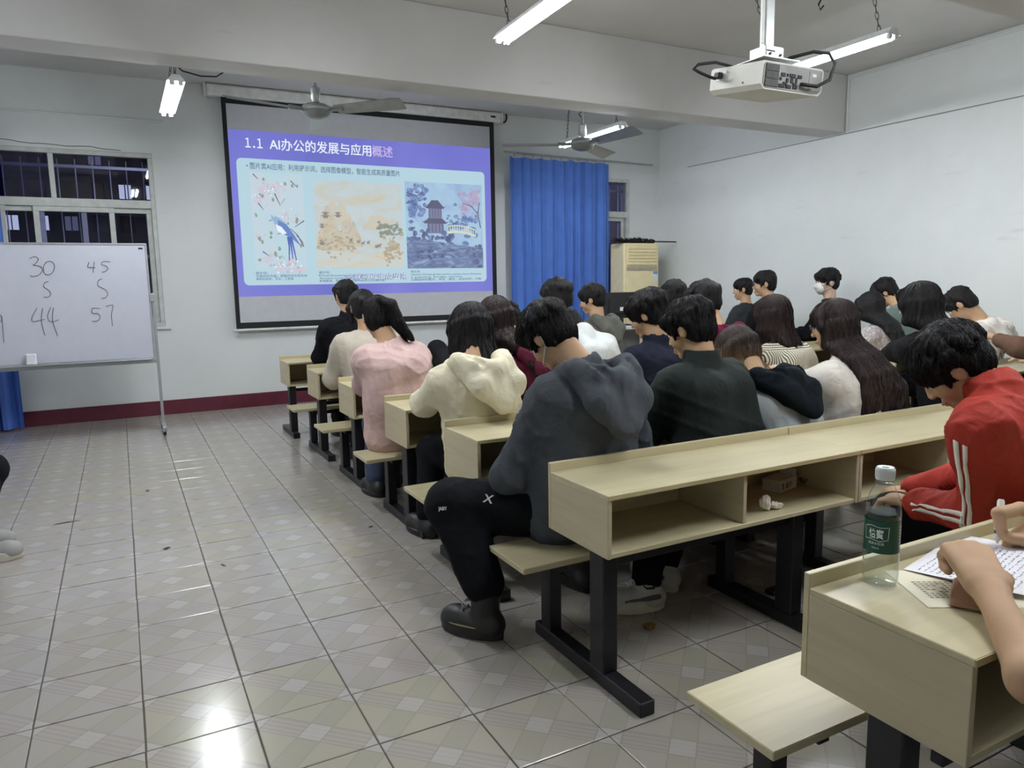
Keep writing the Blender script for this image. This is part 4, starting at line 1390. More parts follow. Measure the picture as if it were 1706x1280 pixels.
def shoe(parent, org, ank, fwd, s, h, mat=None, sole=None, boot=False, lift=0.0, name='shoe'):
    f = Vector((fwd.x, fwd.y, 0)).normalized()
    l = Vector((f.y, -f.x, 0))
    a = Vector((ank.x, ank.y, 0))
    F = Field(h, .02 * s)
    F.cone(a - f * .03 * s + Vector((0, 0, .05 * s)), a + f * .13 * s + Vector((0, 0, .042 * s)), .048 * s, .048 * s)
    F.cone(a + Vector((0, 0, .05 * s)), a + Vector((0, 0, (.20 if boot else .105) * s)), .048 * s, (.058 if boot else .043) * s)
    F.cone(a + f * .12 * s + Vector((0, 0, .048 * s)), a + f * .150 * s + Vector((0, 0, .044 * s)), .047 * s, .040 * s)
    if boot:
        F.cone(a + Vector((0, 0, .215 * s)), a + Vector((0, 0, .32 * s)), .05 * s, .05 * s, sub=True, k=.005)
    F.cone(a - f * .2 * s + Vector((0, 0, -.07 * s)), a + f * .3 * s + Vector((0, 0, -.07 * s)), .09 * s, .09 * s, sub=True, k=.004)
    o = F.build(name, mat or M_shoe, parent, org)
    n = 18
    out = []
    for i in range(n):
        t = 2 * math.pi * i / n
        u = math.cos(t); w = math.sin(t)
        ln = .062 + .128 * (u + 1)
        wd = .056 * (1 + .10 * u) * w
        out.append((f * ((.058 + .132 * u) * s) + l * (wd * s)))
    mb = MB()
    tk = .046 if sole else .030
    lv = [(0.002, .95), (.008, .99), (tk, 1.0), (tk + .003, .93)]
    rings = [[tuple(a + p * k - org + Vector((0, 0, z * s + lift))) for p in out] for z, k in lv]
    vs = [p for r in rings for p in r]
    fs = [(i * n + j, i * n + (j + 1) % n, (i + 1) * n + (j + 1) % n, (i + 1) * n + j) for i in range(len(rings) - 1) for j in range(n)]
    fs += [tuple(range(n))[::-1], tuple((len(rings) - 1) * n + j for j in range(n))]
    mb.add(vs, fs)
    mb.build('sole', sole or M_shoe, o, smooth='auto')
    return o

def person(label, hip, head, yaw=0, pitch=15, roll=0, tyaw=0, neck=None, s=1.15, seat=.39, top=None, topname='sweatshirt', pants=None, hair='short', hairmat=None,
           hlen=.35, hood=False, collar=False, loose=1.0, arms=None, knees=None, ankles=None, glasses=False, mask=False, h=.013, skin=None, bangs=True,
           hands=True, shoes=None, seed=0, sw=1.0, wr=.007, boots=False, hoodmat=None, legs=True, group='students seated at the desks', fluff=1.0, hw=1.0, sleeve=None, strap=False, locks=34, hsc=1.1, tail=None, hbody=None, extra=None, shoemat=None, solemat=None, ymin=None, pl=1.0, strands=0):
    head = Vector(head)
    o = Pose(); o.s = s
    f = rotz(tyaw) @ Vector((0, 1, 0)); l = rotz(tyaw) @ Vector((1, 0, 0)); z = Vector((0, 0, 1))
    Rh = rotz(yaw) @ Matrix.Rotation(math.radians(roll), 3, 'Y') @ Matrix.Rotation(math.radians(-pitch), 3, 'X')
    org = Vector((hip[0], hip[1], 0))
    Hp = Vector((hip[0], hip[1], seat + .112 * s))
    if neck is None:
        sp = math.sin(math.radians(pitch))
        N0 = head + s * (-f * (.035 + .10 * sp) - z * (.182 - .05 * sp))
        N0.x += .15 * (Hp.x - N0.x)
    else:
        N0 = Vector(neck)
    mid = Hp.lerp(N0, .36) - f * .03 * s
    ch = Hp.lerp(N0, .72) - f * .035 * s
    zs = (N0 - ch).normalized().lerp(z, .25).normalized()
    fs_ = zs.cross(l).normalized()
    root = empty('person', org, label, 'person', group)
    skin = skin or M_skin
    top = top or M_pants
    pants = pants or M_pants
    S, E, W = [], [], []
    for i, sg in enumerate((-1, 1)):
        sh = N0 + l * sg * .168 * s * sw - z * .078 * s
        if arms and arms[i]:
            e, w = Vector(arms[i][0]), Vector(arms[i][1])
        else:
            e = sh + l * sg * .055 * s + f * .13 * s - z * .245 * s
            w = e + f * .20 * s - l * sg * .09 * s + z * .03 * s
            w.z = max(w.z, .80)
        S.append(sh); E.append(e); W.append(w)
    K, A = [], []
    for i, sg in enumerate((-1, 1)):
        kn = Vector(knees[i]) if knees and knees[i] else Hp + f * .40 * s + l * sg * .10 * s + z * .02
        an = Vector(ankles[i]) if ankles and ankles[i] else Vector((kn.x, kn.y, 0)) + f * (-.06 * s) + z * .10 * s
        K.append(kn); A.append(an)
    o.S, o.E, o.W, o.K, o.A, o.N0, o.Hp, o.f, o.l, o.root, o.org, o.Rh, o.head = S, E, W, K, A, N0, Hp, f, l, root, org, Rh, head
    def hp(x, y, zz):
        return head + Rh @ Vector((x, y, zz)) * s
    RmL = [[Rh[i][j] for j in range(3)] for i in range(3)]
    # ---- body: one continuous skin surface
    F = Field(hbody or h * .8, .02 * s)
    F.ell(hp(0, -.012, .028), (.074 * s, .094 * s, .086 * s), RmL)
    F.ell(hp(0, .02, -.03), (.059 * s, .070 * s, .086 * s), RmL)
    F.ell(hp(0, .066, -.098), (.024 * s, .02 * s, .018 * s), RmL)
    for sg in (-1, 1):
        F.ell(hp(sg * .034, .055, -.035), (.025 * s, .028 * s, .03 * s), RmL)
        F.ell(hp(sg * .079, -.008, -.008), (.010 * s, .021 * s, .033 * s), RmL, k=.008)
        F.ell(hp(sg * .03, .100, .0), (.016 * s, .012 * s, .009 * s), RmL, k=.008, sub=True)
        F.ell(hp(sg * .089, .0, -.006), (.006 * s, .011 * s, .018 * s), RmL, k=.004, sub=True)
        F.ell(hp(sg * .011, .10, -.036), (.008 * s, .009 * s, .007 * s), RmL, k=.006)
    F.cone(hp(0, .086, .012), hp(0, .103, -.03), .007 * s, .0105 * s, k=.012)
    F.cone(hp(-.034, .083, .021), hp(.034, .083, .021), .009 * s, .009 * s, k=.015)
    F.cone(hp(-.016, .088, -.066), hp(.016, .088, -.066), .007 * s, .007 * s, k=.006)
    F.cone(hp(-.013, .087, -.078), hp(.013, .087, -.078), .008 * s, .008 * s, k=.006)
    F.cone(hp(0, -.03, -.045), N0 - z * .02 * s, .052 * s, .060 * s, k=.03)
    kk = .045 * s
    for i, sg in enumerate((-1, 1)):
        F.cone(Hp + l * sg * .07 * s, mid + l * sg * .06 * s, .095 * s, .085 * s, k=kk)
        F.cone(mid + l * sg * .06 * s, ch + l * sg * .07 * s, .085 * s, .09 * s, k=kk)
        F.cone(N0 - z * .05 * s + l * sg * .04 * s, S[i], .055 * s, .052 * s, k=kk)
        F.cone(S[i], E[i], .047 * s, .040 * s)
        F.cone(E[i], W[i], .040 * s, .028 * s)
        if hands and not (arms and arms[i] and len(arms[i]) > 2):
            d = (W[i] - E[i]).normalized()
            q = W[i]
            sd = d.cross(z)
            if sd.length < .1: sd = l.copy()
            sd.normalize()
            dn = sd.cross(d)
            if dn.z > 0: dn = -dn
            F.cone(q, q + d * .075 * s, .026 * s, .036 * s, flat=(tuple(dn), 1.7), k=.012)
            for q4 in range(4):
                b0 = q + d * .08 * s + sd * (q4 - 1.5) * .019 * s
                L4 = (.062, .07, .066, .052)[q4] * s
                b1 = b0 + d * L4 * .55 + dn * .008 * s
                b2 = b1 + d * L4 * .35 + dn * .03 * s
                F.path([b0, b1, b2], [.0095 * s, .009 * s, .0075 * s], k=.006)
            tb0 = q + d * .02 * s - sd * sg * .03 * s
            F.path([tb0, tb0 + d * .035 * s - sd * sg * .018 * s + dn * .01 * s, tb0 + d * .065 * s - sd * sg * .012 * s + dn * .02 * s], [.012 * s, .011 * s, .009 * s], k=.008)
        if legs:
            F.cone(Hp + l * sg * .085 * s, K[i], .072 * s, .055 * s, k=kk)
            F.cone(K[i], A[i], .055 * s, .036 * s)
            ff = (A[i] - Hp); ff.z = 0; ff = ff.normalized() if ff.length > .05 else f
            fd = shoes[i].normalized() if shoes else f
            F.cone(A[i], Vector((A[i].x, A[i].y, .06 * s)), .034 * s, .032 * s)
            F.cone(Vector((A[i].x, A[i].y, .06 * s)), Vector((A[i].x, A[i].y, .055 * s)) + fd * .09 * s, .032 * s, .026 * s)
    if extra: extra(F, s)
    F.build('body', skin, root, org)
    # ---- face details
    for sg in (-1, 1):
        eo = MB()
        c0 = hp(sg * .03, .077, .0) - org
        eo.lathe([(0.0, -.012 * s), (.008 * s, -.009 * s), (.012 * s, 0), (.008 * s, .009 * s), (.0, .012 * s)], tuple(c0), 10)
        e = eo.build('eye', M_eye, root, smooth=True)
        c1 = hp(sg * .03, .0858, .0) - org
        MB().lathe([(0.0, -.0055 * s), (.005 * s, -.003 * s), (.0058 * s, 0), (.005 * s, .003 * s), (.0, .0055 * s)], tuple(c1), 8).build('iris', M_iris, e, smooth=True)
        MB().tube([tuple(hp(sg * x_, y_, .024 + z_) - org) for x_, y_, z_ in ((.014, .094, -.002), (.03, .092, .004), (.048, .078, -.001))], [.003 * s, .0042 * s, .002 * s], 5).build('eyebrow', hairmat or H_black, root)
    MB().tube([tuple(hp(x_, y_, -.072) - org) for x_, y_ in ((-.022, .084), (-.01, .0955), (0, .0965), (.01, .0955), (.022, .084))], [.002 * s, .0045 * s, .005 * s, .0045 * s, .002 * s], 6).build('lips', M_lip, root, smooth=True)
    # ---- top
    G = Field(h, .04 * s)
    q = loose
    kt = .055 * s
    for i, sg in enumerate((-1, 1)):
        G.cone(Hp + l * sg * .078 * s - z * .03 * s, mid + l * sg * .076 * s, .130 * s * q, .122 * s * q, k=kt)
        G.cone(mid + l * sg * .076 * s, ch + l * sg * .078 * s, .122 * s * q, .112 * s * q, k=kt)
        G.cone(ch + l * sg * .06 * s, N0 + l * sg * .045 * s - z * .065 * s, .10 * s * q, .070 * s, k=kt)
        G.cone(N0 - z * .04 * s + l * sg * .03 * s, S[i], .058 * s, .064 * s * q, k=kt)
        G.cone(mid.lerp(ch, .6) + l * sg * .095 * s, S[i].lerp(E[i], .22), .085 * s * q, .060 * s * q, k=kt)
        if sleeve == 'short':
            G.cone(S[i], S[i].lerp(E[i], .7), .068 * s * q, .062 * s * q)
        else:
            G.cone(S[i], E[i], .064 * s * q, .060 * s * q, k=kt)
            Wc = E[i].lerp(W[i], .97)
            G.cone(E[i], Wc, .060 * s * q, .043 * s * q)
    G.cone(N0 - z * .05 * s, N0 + z * .012 * s + f * .005, .075 * s, .066 * s, k=.03)
    if collar:
        G.cone(N0 - z * .02 * s, N0 + (head - N0) * .22, .078 * s, .074 * s, k=.02)
    G.disp(wrinkle(seed * 7 + 1, wr * s, 26 / s, .8))
    # neck opening
    nd = (hp(0, -.03, -.045) - N0).normalized()
    G.cone(N0 + nd * .045 * s * (1.6 if collar else 1), N0 + nd * .16 * s, .064 * s, .064 * s, k=.018, sub=True)
    o.top = G.build(topname, top, root, org)
    if hood:
        G = Field(h, .02 * s)
        b = -f
        hs = s * hsc
        def hq(y_, x_, z_):
            return N0 + fs_ * (y_ * hs - .012 * s) + l * (x_ * hs) + zs * (z_ * hs - .012 * s)
        pts = [hq(.075, -.045, -.035), hq(.02, -.088, .0), hq(-.05, -.095, .012), hq(-.105, -.062, -.012), hq(-.125, 0, -.03), hq(-.105, .062, -.012), hq(-.05, .095, .012), hq(.02, .088, 0), hq(.075, .045, -.035)]
        G.path(pts, [.024 * hs, .030 * hs, .034 * hs, .034 * hs, .034 * hs, .034 * hs, .034 * hs, .030 * hs, .024 * hs])
        for sg in (-1, 1):
            G.path([hq(-.07, sg * .085, -.02), hq(-.125, sg * .07, -.085), hq(-.142, sg * .018, -.165)], [.042 * hs, .045 * hs, .030 * hs], k=.03, flat=(tuple(fs_), 1.2))
        G.cone(hq(-.115, 0, -.05), hq(-.14, 0, -.15), .05 * hs, .034 * hs, k=.03, flat=(tuple(fs_), 1.2))
        G.path([hq(-.095, -.075, .03), hq(-.172, -.05, -.03), hq(-.182, 0, -.055), hq(-.172, .05, -.03), hq(-.095, .075, .03)], .012 * hs, k=.012, sub=True)
        G.cone(N0 + b * .05 * s, hp(0, -.03, -.045) + b * .01 * s, .062 * s, .066 * s, sub=True, k=.012)
        G.disp(wrinkle(seed * 5 + 2, wr * .6 * s, 30 / s))
        o.hood = G.build('hood', hoodmat or top, root, org)
    # ---- trousers and shoes
    if legs:
        G = Field(h, .035 * s)
        for i, sg in enumerate((-1, 1)):
            G.cone(Hp + l * sg * .075 * s - z * .012 * s, K[i], .098 * s * (1 + (pl - 1) * .5), .078 * s * pl)
            G.cone(K[i], A[i] - (A[i] - K[i]).normalized() * .02 * s, .078 * s * pl, .060 * s * pl)
        G.disp(wrinkle(seed * 3 + 5, wr * .75 * s, 20 / s))
        o.pants = G.build('trousers', pants, root, org)
        for i in (0, 1):
            shoe(root, org, A[i], (shoes[i] if shoes else f), s, min(h, .011), boot=boots, mat=shoemat, sole=solemat)
    # ---- hair
    hm = hairmat or H_black
    G = Field(h * .72, .018 * s)
    rs = random.Random(seed + 11)
    fl = fluff
    hw_ = hw * fl
    if hair in ('short', 'mop'):
        G.ell(hp(0, -.014, .040), (.088 * s * hw_, .108 * s * fl, .090 * s * fl), RmL)
        G.ell(hp(0, -.050, -.018), (.076 * s * hw_, .064 * s * fl, .072 * s), RmL)
        G.cone(hp(-.052, .062, .058), hp(.052, .062, .058), .033 * s * fl, .033 * s * fl)
        if bangs:
            for t in range(7):
                xx = -.055 + t * .0185
                G.cone(hp(xx, .075, .06), hp(xx + rs.uniform(-.012, .012), .092 - abs(xx) * .35, .018 + rs.uniform(-.01, .01)), .017 * s, .006 * s, k=.008)
        for sg in (-1, 1):
            G.cone(hp(sg * .076, .03, .03), hp(sg * .076, .035, -.03), .016 * s, .006 * s, k=.01)
            G.cone(hp(sg * .078, -.045, .02), hp(sg * .068, -.05, -.06), .022 * s, .012 * s, k=.012)
        G.ell(hp(0, .135, -.06), (.075 * s, .075 * s, .085 * s), RmL, k=.012, sub=True)
        for sg in (-1, 1):
            G.ell(hp(sg * .094, .0, -.030), (.022 * s, .030 * s, .042 * s), RmL, k=.008, sub=True)
        G.ell(hp(0, -.05, -.168), (.12 * s, .11 * s, .062 * s), RmL, k=.012, sub=True)
    else:
        tight = .96 if hair == 'pony' else 1.0
        G.ell(hp(0, -.014, .038), (.089 * s * hw_ * tight, .107 * s * tight * fl, .088 * s * fl), RmL)
        G.ell(hp(0, -.040, -.02), (.084 * s * hw_ * tight, .072 * s * tight, .085 * s), RmL)
        for sg in (-1, 1):
            if hair != 'pony':
                G.path([hp(sg * .05, .06, .07), hp(sg * .083, .045, .0), hp(sg * .078, .03, -.09)], [.028 * s, .024 * s, .016 * s])
        if bangs and hair != 'pony':
            for t in range(7):
                xx = -.05 + t * .0167
                G.cone(hp(xx, .078, .065), hp(xx * 1.05, .096 - abs(xx) * .35, .012), .018 * s, .008 * s, k=.008)
        G.ell(hp(0, .135, -.06), (.07 * s, .07 * s, .09 * s), RmL, k=.012, sub=True)
        if hair in ('long', 'bob'):
            n = 30 if hair == 'long' else 22
            for t in range(n):
                ph = math.radians(-118 + 236 * t / (n - 1))
                sp_, cp_ = math.sin(ph), math.cos(ph)
                p0 = hp(.080 * sp_ * hw_, -.018 - .082 * cp_, .01)
                L = hlen * (1 + rs.uniform(-.10, .06)) * (1 if abs(ph) < 1.5 else .85)
                dr = Vector((p0.x, p0.y, 0)) - Vector((head.x, head.y, 0))
                lt = dr.dot(l)
                p1 = p0 - z * .10 * s + dr * .08
                if hair == 'bob':
                    p2 = p1 - z * max(L - .10, .02) * s + dr * .02 + l * rs.uniform(-.01, .01)
                    if cp_ > 0 and p2.z < N0.z + .10 * s:
                        p2 = p2 - f * (max(0.0, (p2 - N0).dot(f) + .10 * s) * min(1, cp_ * 1.6))
                    G.path([p0, p1, p2], [.026 * s, .026 * s, .008 * s], k=.012)
                else:
                    p2 = N0 + l * (lt * 1.15) - fs_ * ((.085 + .03 * max(cp_, 0)) * s)
                    if p2.z > p1.z - .03: p2.z = p1.z - .03
                    pts = [p0, p1, p2]
                    m = max(2, int(L / .08))
                    wv = rs.uniform(0, 6.28)
                    for q_ in range(1, m + 1):
                        tt = q_ / m
                        dd = L * tt
                        ot = .085 + .03 * max(cp_, 0) + .085 * loose * min(1, dd / .16)
                        pts.append(N0 + l * (lt * (1.15 + .45 * min(1, dd / .25))) - zs.lerp(z, .55).normalized() * (dd * s) - fs_ * (ot * s) + l * (.014 * math.sin(wv + tt * 7) * tt) * s - fs_ * .008 * math.cos(wv * 2 + tt * 6) * s)
                    if ymin is not None:
                        for q_ in pts[2:]: q_.y = max(q_.y, ymin)
                    rad = [.026 * s, .026 * s, .025 * s] + [(.024 - .019 * (q_ / m) ** 2) * s for q_ in range(1, m + 1)]
                    G.path(pts, rad, k=.009)
        if hair == 'pony':
            tp = [Vector(q_) for q_ in tail] if tail else [hp(0, -.105, .065), hp(0, -.15, .05), hp(0, -.16, -.02), hp(0, -.15, -.02) - z * hlen * s]
            for t in range(9):
                of = Vector((rs.uniform(-1, 1), rs.uniform(-1, 1), rs.uniform(-.5, .5))) * .020 * s
                G.path([tp[0], tp[1] + of, tp[2] + of * 1.25, tp[3] + of * 1.1 - z * rs.uniform(0, .03)], [.016 * s, .021 * s, .020 * s, .005 * s], k=.010)
            G.cone(tp[0] - z * .008, tp[0] + z * .008, .022 * s, .022 * s, k=.01)
        if hair == 'bun':
            G.ell(hp(0, -.118, .02), (.045 * s, .04 * s, .045 * s), RmL, k=.012)
    if locks and hair in ('short', 'mop'):
        for t in range(locks):
            a = rs.uniform(0, 2 * math.pi); e = rs.uniform(.15, 1.25)
            d0 = Vector((math.cos(a) * math.cos(e), math.sin(a) * math.cos(e), math.sin(e)))
            if d0.y > .55 and d0.z < .45: continue
            d1 = Vector((d0.x * 1.16, d0.y * 1.16, d0.z - .42 + rs.uniform(-.1, .15)))
            rr_ = lambda d_, k_: hp(d_.x * .088 * k_ * hw_, -.016 + d_.y * .106 * k_, .036 + d_.z * .090 * k_)
            G.path([rr_(d0, .97 * fl), rr_(d1.normalized(), 1.02 * fl) + Vector((rs.uniform(-.008, .008), rs.uniform(-.008, .008), 0)) * s], [.015 * s, .005 * s], k=.01)
    ax0 = np.array([float(head.x), float(head.y)], np.float32)
    fz = rs.uniform(0, 6)
    def groove(P):
        an = np.arctan2(P[:, 0] - ax0[0], P[:, 1] - ax0[1] + 1e-4)
        zz = P[:, 2]
        return ((np.sin(an * 34 + 5 * np.sin(zz * 9 + fz) + 3 * np.sin(an * 3)) * .5 + np.sin(an * 61 + 4 * np.sin(zz * 14 + 2)) * .35) * .0034 * s).astype(np.float32)
    G.disp(groove)
    o.hair = G.build('hair', hm, root, org)
    if strands:
        from mathutils.bvhtree import BVHTree
        hme = o.hair.data
        bv = BVHTree.FromPolygons([v.co for v in hme.vertices], [tuple(q_.vertices) for q_ in hme.polygons])
        crown = hp(0, -.03, .13) - org
        sb = MB()
        nv = len(hme.vertices)
        for t in range(strands):
            p_ = hme.vertices[rs.randrange(nv)].co.copy()
            pts = []
            jit = Vector((rs.gauss(0, .25), rs.gauss(0, .25), rs.gauss(0, .2)))
            for q_ in range(6):
                c_, n_, _i, _d = bv.find_nearest(p_)
                if c_ is None: break
                pts.append(tuple(c_ + n_ * (.0012 + (.0035 if q_ == 5 else 0.0))))
                away = c_ - crown
                away.z = 0
                g = Vector((0, 0, -1)) + (away.normalized() * .9 if away.length > .001 and c_.z > crown.z - .10 * s else Vector((0, 0, 0))) + jit
                g = g - n_ * g.dot(n_)
                if g.length < .05: break
                p_ = c_ + g.normalized() * .017 * s
            if len(pts) >= 4:
                m_ = len(pts)
                sb.tube(pts, [.0016 * s * (1 - .8 * (q_ / (m_ - 1))) for q_ in range(m_)], 3, cap=False)
        tag(sb.build('hair_strands', hm, root, smooth=True), kind='stuff')
    # ---- things on the face
    if glasses:
        mb = MB()
        for sg in (-1, 1):
            mb.tube([tuple(hp(sg * .033 + .026 * math.cos(a), .108 - .006 * abs(math.cos(a)), .0 + .021 * math.sin(a)) - org) for a in [i * math.pi / 8 for i in range(16)]], .0022 * s, 5, closed=True)
            mb.tube([tuple(hp(sg * .058, .103, .004) - org), tuple(hp(sg * .083, .06, .006) - org), tuple(hp(sg * .086, -.005, .006) - org)], .0022 * s, 5)
        mb.tube([tuple(hp(-.008, .110, .002) - org), tuple(hp(.008, .110, .002) - org)], .0022 * s, 5)
        mb.build('glasses', M_rim, root)
    if mask:
        G = Field(.0065, .02)
        G.ell(hp(0, .045, -.05), (.062 * s, .068 * s, .062 * s), RmL)
        G.cone(hp(0, .09, -.02), hp(0, .115, -.04), .014 * s, .017 * s)
        G.ell(hp(0, .0, -.0), (.2 * s, .062 * s, .2 * s), RmL, sub=True, k=.004)
        for k_ in range(3):
            G.cone(hp(-.07, .10, -.035 - .02 * k_), hp(.07, .10, -.035 - .02 * k_), .003 * s, .003 * s, sub=True, k=.006)
        mo_ = G.build('face_mask', M_white, root, org)
    if mask or strap:
        for sg in (-1, 1):
            MB().tube([tuple(hp(sg * .058, .060, -.02) - org), tuple(hp(sg * .080, .02, .012) - org), tuple(hp(sg * .088, -.022, .018) - org), tuple(hp(sg * .086, -.030, -.015) - org), tuple(hp(sg * .076, -.012, -.045) - org), tuple(hp(sg * .055, .058, -.075) - org)], .0022 * s, 5).build('ear_loop', M_white, root)
    return o

# ------------------------------------------------------------------ the students
def stripe_mat():
    m, nt, b = new_mat('striped_cotton')
    b.inputs['Roughness'].default_value = .9
    tc = N(nt, 'ShaderNodeTexCoord')
    sx = N(nt, 'ShaderNodeSeparateXYZ')
    nt.links.new(tc.outputs['Object'], sx.inputs[0])
    def mth(op, a, b2=0.0, c=0.0):
        n = N(nt, 'ShaderNodeMath', operation=op)
        for i, x in enumerate((a, b2, c)):
            if isinstance(x, (int, float)): n.inputs[i].default_value = x
            else: nt.links.new(x, n.inputs[i])
        return n.outputs[0]
    up = mth('GREATER_THAN', sx.outputs['Z'], .99)
    hz = mth('GREATER_THAN', mth('FRACT', mth('MULTIPLY', sx.outputs['Z'], 74.0)), .62)
    vt = mth('GREATER_THAN', mth('FRACT', mth('MULTIPLY', mth('ADD', sx.outputs['X'], mth('MULTIPLY', sx.outputs['Y'], .4)), 70.0)), .62)
    f = mth('ADD', mth('MULTIPLY', up, hz), mth('MULTIPLY', mth('SUBTRACT', 1.0, up), vt))
    mx = N(nt, 'ShaderNodeMix', data_type='RGBA')
    nt.links.new(f, mx.inputs['Factor'])
    mx.inputs['A'].default_value = C(222, 216, 196)
    mx.inputs['B'].default_value = C(70, 66, 64)
    nt.links.new(mx.outputs['Result'], b.inputs['Base Color'])
    return m
def lace_mat():
    m, nt, b = new_mat('lace_knit')
    b.inputs['Roughness'].default_value = .9
    tc = N(nt, 'ShaderNodeTexCoord')
    vo = N(nt, 'ShaderNodeTexVoronoi', i_Scale=55.0)
    nt.links.new(tc.outputs['Object'], vo.inputs['Vector'])
    rp = ramp(nt, [(.1, C(225, 220, 218)), (.5, C(160, 150, 150))])
    nt.links.new(vo.outputs['Distance'], rp.inputs['Fac'])
    nt.links.new(rp.outputs['Color'], b.inputs['Base Color'])
    return m
M_snk = plain('white_sneaker', C(176, 176, 172), .6)
T_grey = fabric('charcoal_fleece', C(76, 80, 86), wrinkle=.3)
T_black = fabric('black_nylon', C(30, 36, 35), rough=.7, wrinkle=.35)
T_greym = fabric('grey_marl', C(168, 174, 178))
T_dkhood = fabric('dark_hood_cloth', C(18, 24, 30))
T_off = fabric('off_white_cotton', C(212, 206, 198))
T_cream = fabric('cream_fleece', C(218, 211, 186))
T_burg = fabric('burgundy_cloth', C(92, 34, 56))
T_navy = fabric('navy_wool', C(26, 28, 42))
T_mar = fabric('maroon_cloth', C(96, 24, 52))
T_str = stripe_mat()
T_pink = fabric('dusty_pink_fleece', C(200, 172, 168))
T_blue = fabric('blue_grey_knit', C(106, 112, 130))
T_white = fabric('white_cloth', C(214, 218, 216))
T_beige = fabric('beige_knit', C(190, 182, 168))
T_grn = fabric('grey_green_hoodie', C(98, 98, 92))
T_blk = fabric('black_cloth', C(20, 20, 24))
T_lace = lace_mat()
T_tone = fabric('sage_cloth', C(112, 128, 122))
T_red = fabric('red_tracksuit', C(160, 56, 46), rough=.6, wrinkle=.4, var=.06)
T_brown = fabric('brown_fleece', C(104, 80, 66))
T_dkgrey = fabric('dark_grey_cloth', C(52, 54, 58))
SEAT = {k: ROWS[k] + .222 for k in ROWS}

# 1  grey hoodie at the aisle, nearest of the left rows
p1 = person('young man in a charcoal hoodie and black trousers with one boot in the aisle', (1.72, SEAT[6]), Py(914, 560, 2.87), yaw=22, pitch=42, roll=-6, tyaw=8,
            neck=Py(978, 616, 2.66), s=1.17, top=T_grey, topname='hoodie', hood=True, hsc=1.25, loose=1.10, h=.0095, seed=1, strands=1100, strap=True, wr=.008, fluff=1.06, locks=70,
            arms=((Py(848, 792, 2.74), (1.66, 3.02, .70)), (Py(1078, 800, 2.80), (1.86, 3.04, .72))),
            knees=((1.24, 2.93, .52), (1.95, 3.05, .50)), ankles=((1.272, 2.69, .22), (1.90, 2.90, .20)), shoes=(Vector((-.55, .83, 0)), Vector((0, 1, 0))), boots=True, pl=1.3, shoemat=plain('boot_leather', C(30, 30, 30), .45), solemat=plain('boot_sole', C(38, 36, 30), .6))
# 2  black jacket
p2 = person('young man in a plain black jacket leaning over the desk, left of the ombre hair', (2.56, SEAT[6]), Py(1148, 548, 2.85), yaw=20, pitch=22, tyaw=6, neck=Py(1172, 604, 2.76), s=1.17, top=T_black, topname='jacket', collar=True,
       loose=1.10, h=.0105, seed=2, strands=900, fluff=1.05, locks=60,
       ankles=((2.03, 2.56, .12), (2.25, 2.70, .12)), knees=((2.42, 3.02, .5), (2.72, 3.05, .5)), shoes=(Vector((-1, .38, 0)), Vector((-.1, 1, 0))), shoemat=M_snk, solemat=M_sole)
# 3  ombre hair
p3 = person('girl with brown ombre hair in a grey top with a dark hood, bent low', (3.10, SEAT[6]), Py(1228, 586, 2.98), yaw=10, pitch=42, tyaw=12, neck=Py(1262, 634, 2.80), s=1.12, hsc=1.25, top=T_greym, topname='sweatshirt', hood=True,
            hoodmat=T_dkhood, hair='bob', hlen=.26, sw=.92, hairmat=hair_mat('ombre_hair', C(48, 38, 34), (C(140, 110, 78), 1.0, 1.15)), loose=1.08, h=.0115, seed=3, strands=700, bangs=False)
# 4  very long hair
person('girl with very long dark hair and glasses in an off-white shirt', (3.62, SEAT[6]), Py(1388, 541, 2.86), yaw=38, pitch=14, tyaw=12, neck=Py(1408, 604, 2.72), s=1.13, top=T_off, topname='shirt', hair='long', hlen=.52, hairmat=H_brown, sw=.9,
       glasses=True, loose=1.08, h=.010, seed=4, strands=1600, ymin=2.515, hw=1.14, fluff=1.05, arms=((Py(1330, 640, 2.95), Py(1300, 620, 3.2)), None))
# 5  cream hoodie
person('girl in a cream hoodie with straight black hair at the aisle', (1.80, SEAT[5]), Py(783, 546, 3.85), yaw=4, pitch=24, tyaw=10, neck=Py(786, 604, 3.72), s=1.15, top=T_cream, topname='hoodie', hood=True, hsc=1.3, hair='bob', hlen=.36, locks=0, sw=.92,
       loose=1.12, h=.0115, seed=5, strands=800, arms=((Py(707, 672, 3.92), (1.72, 4.20, .80)), None), hw=1.06, knees=((1.60, 4.08, .50), None), ankles=((1.52, 4.0, .12), None))
# 6  burgundy
person('girl in a burgundy jacket with long dark hair, tilting her head towards the cream hoodie', (2.40, SEAT[5]), Py(826, 532, 4.05), yaw=5, pitch=18, roll=-10, tyaw=0, neck=Py(893, 590, 3.82), s=1.14, top=T_burg, topname='jacket', hood=True, hair='long', hlen=.16,
       hairmat=H_brown, h=.013, seed=6, strands=600, loose=1.08)
# 7  navy
person('student with thick black hair in a navy coat, in front of the black jacket', (3.10, SEAT[5]), Py(1079, 524, 3.86), yaw=32, pitch=22, tyaw=8, s=1.2, top=T_navy, topname='coat', collar=True, loose=1.12, h=.013, seed=7, strands=600, fluff=1.12, hw=1.05, locks=60)
# 8  maroon
person('student in a maroon hooded top sitting beyond the navy coat', (3.86, SEAT[5]), Py(1172, 502, 4.02), yaw=5, pitch=12, tyaw=-6, neck=Py(1196, 552, 3.86), s=1.14, top=T_mar, topname='hoodie', hood=True, h=.013, seed=8, fluff=1.05)
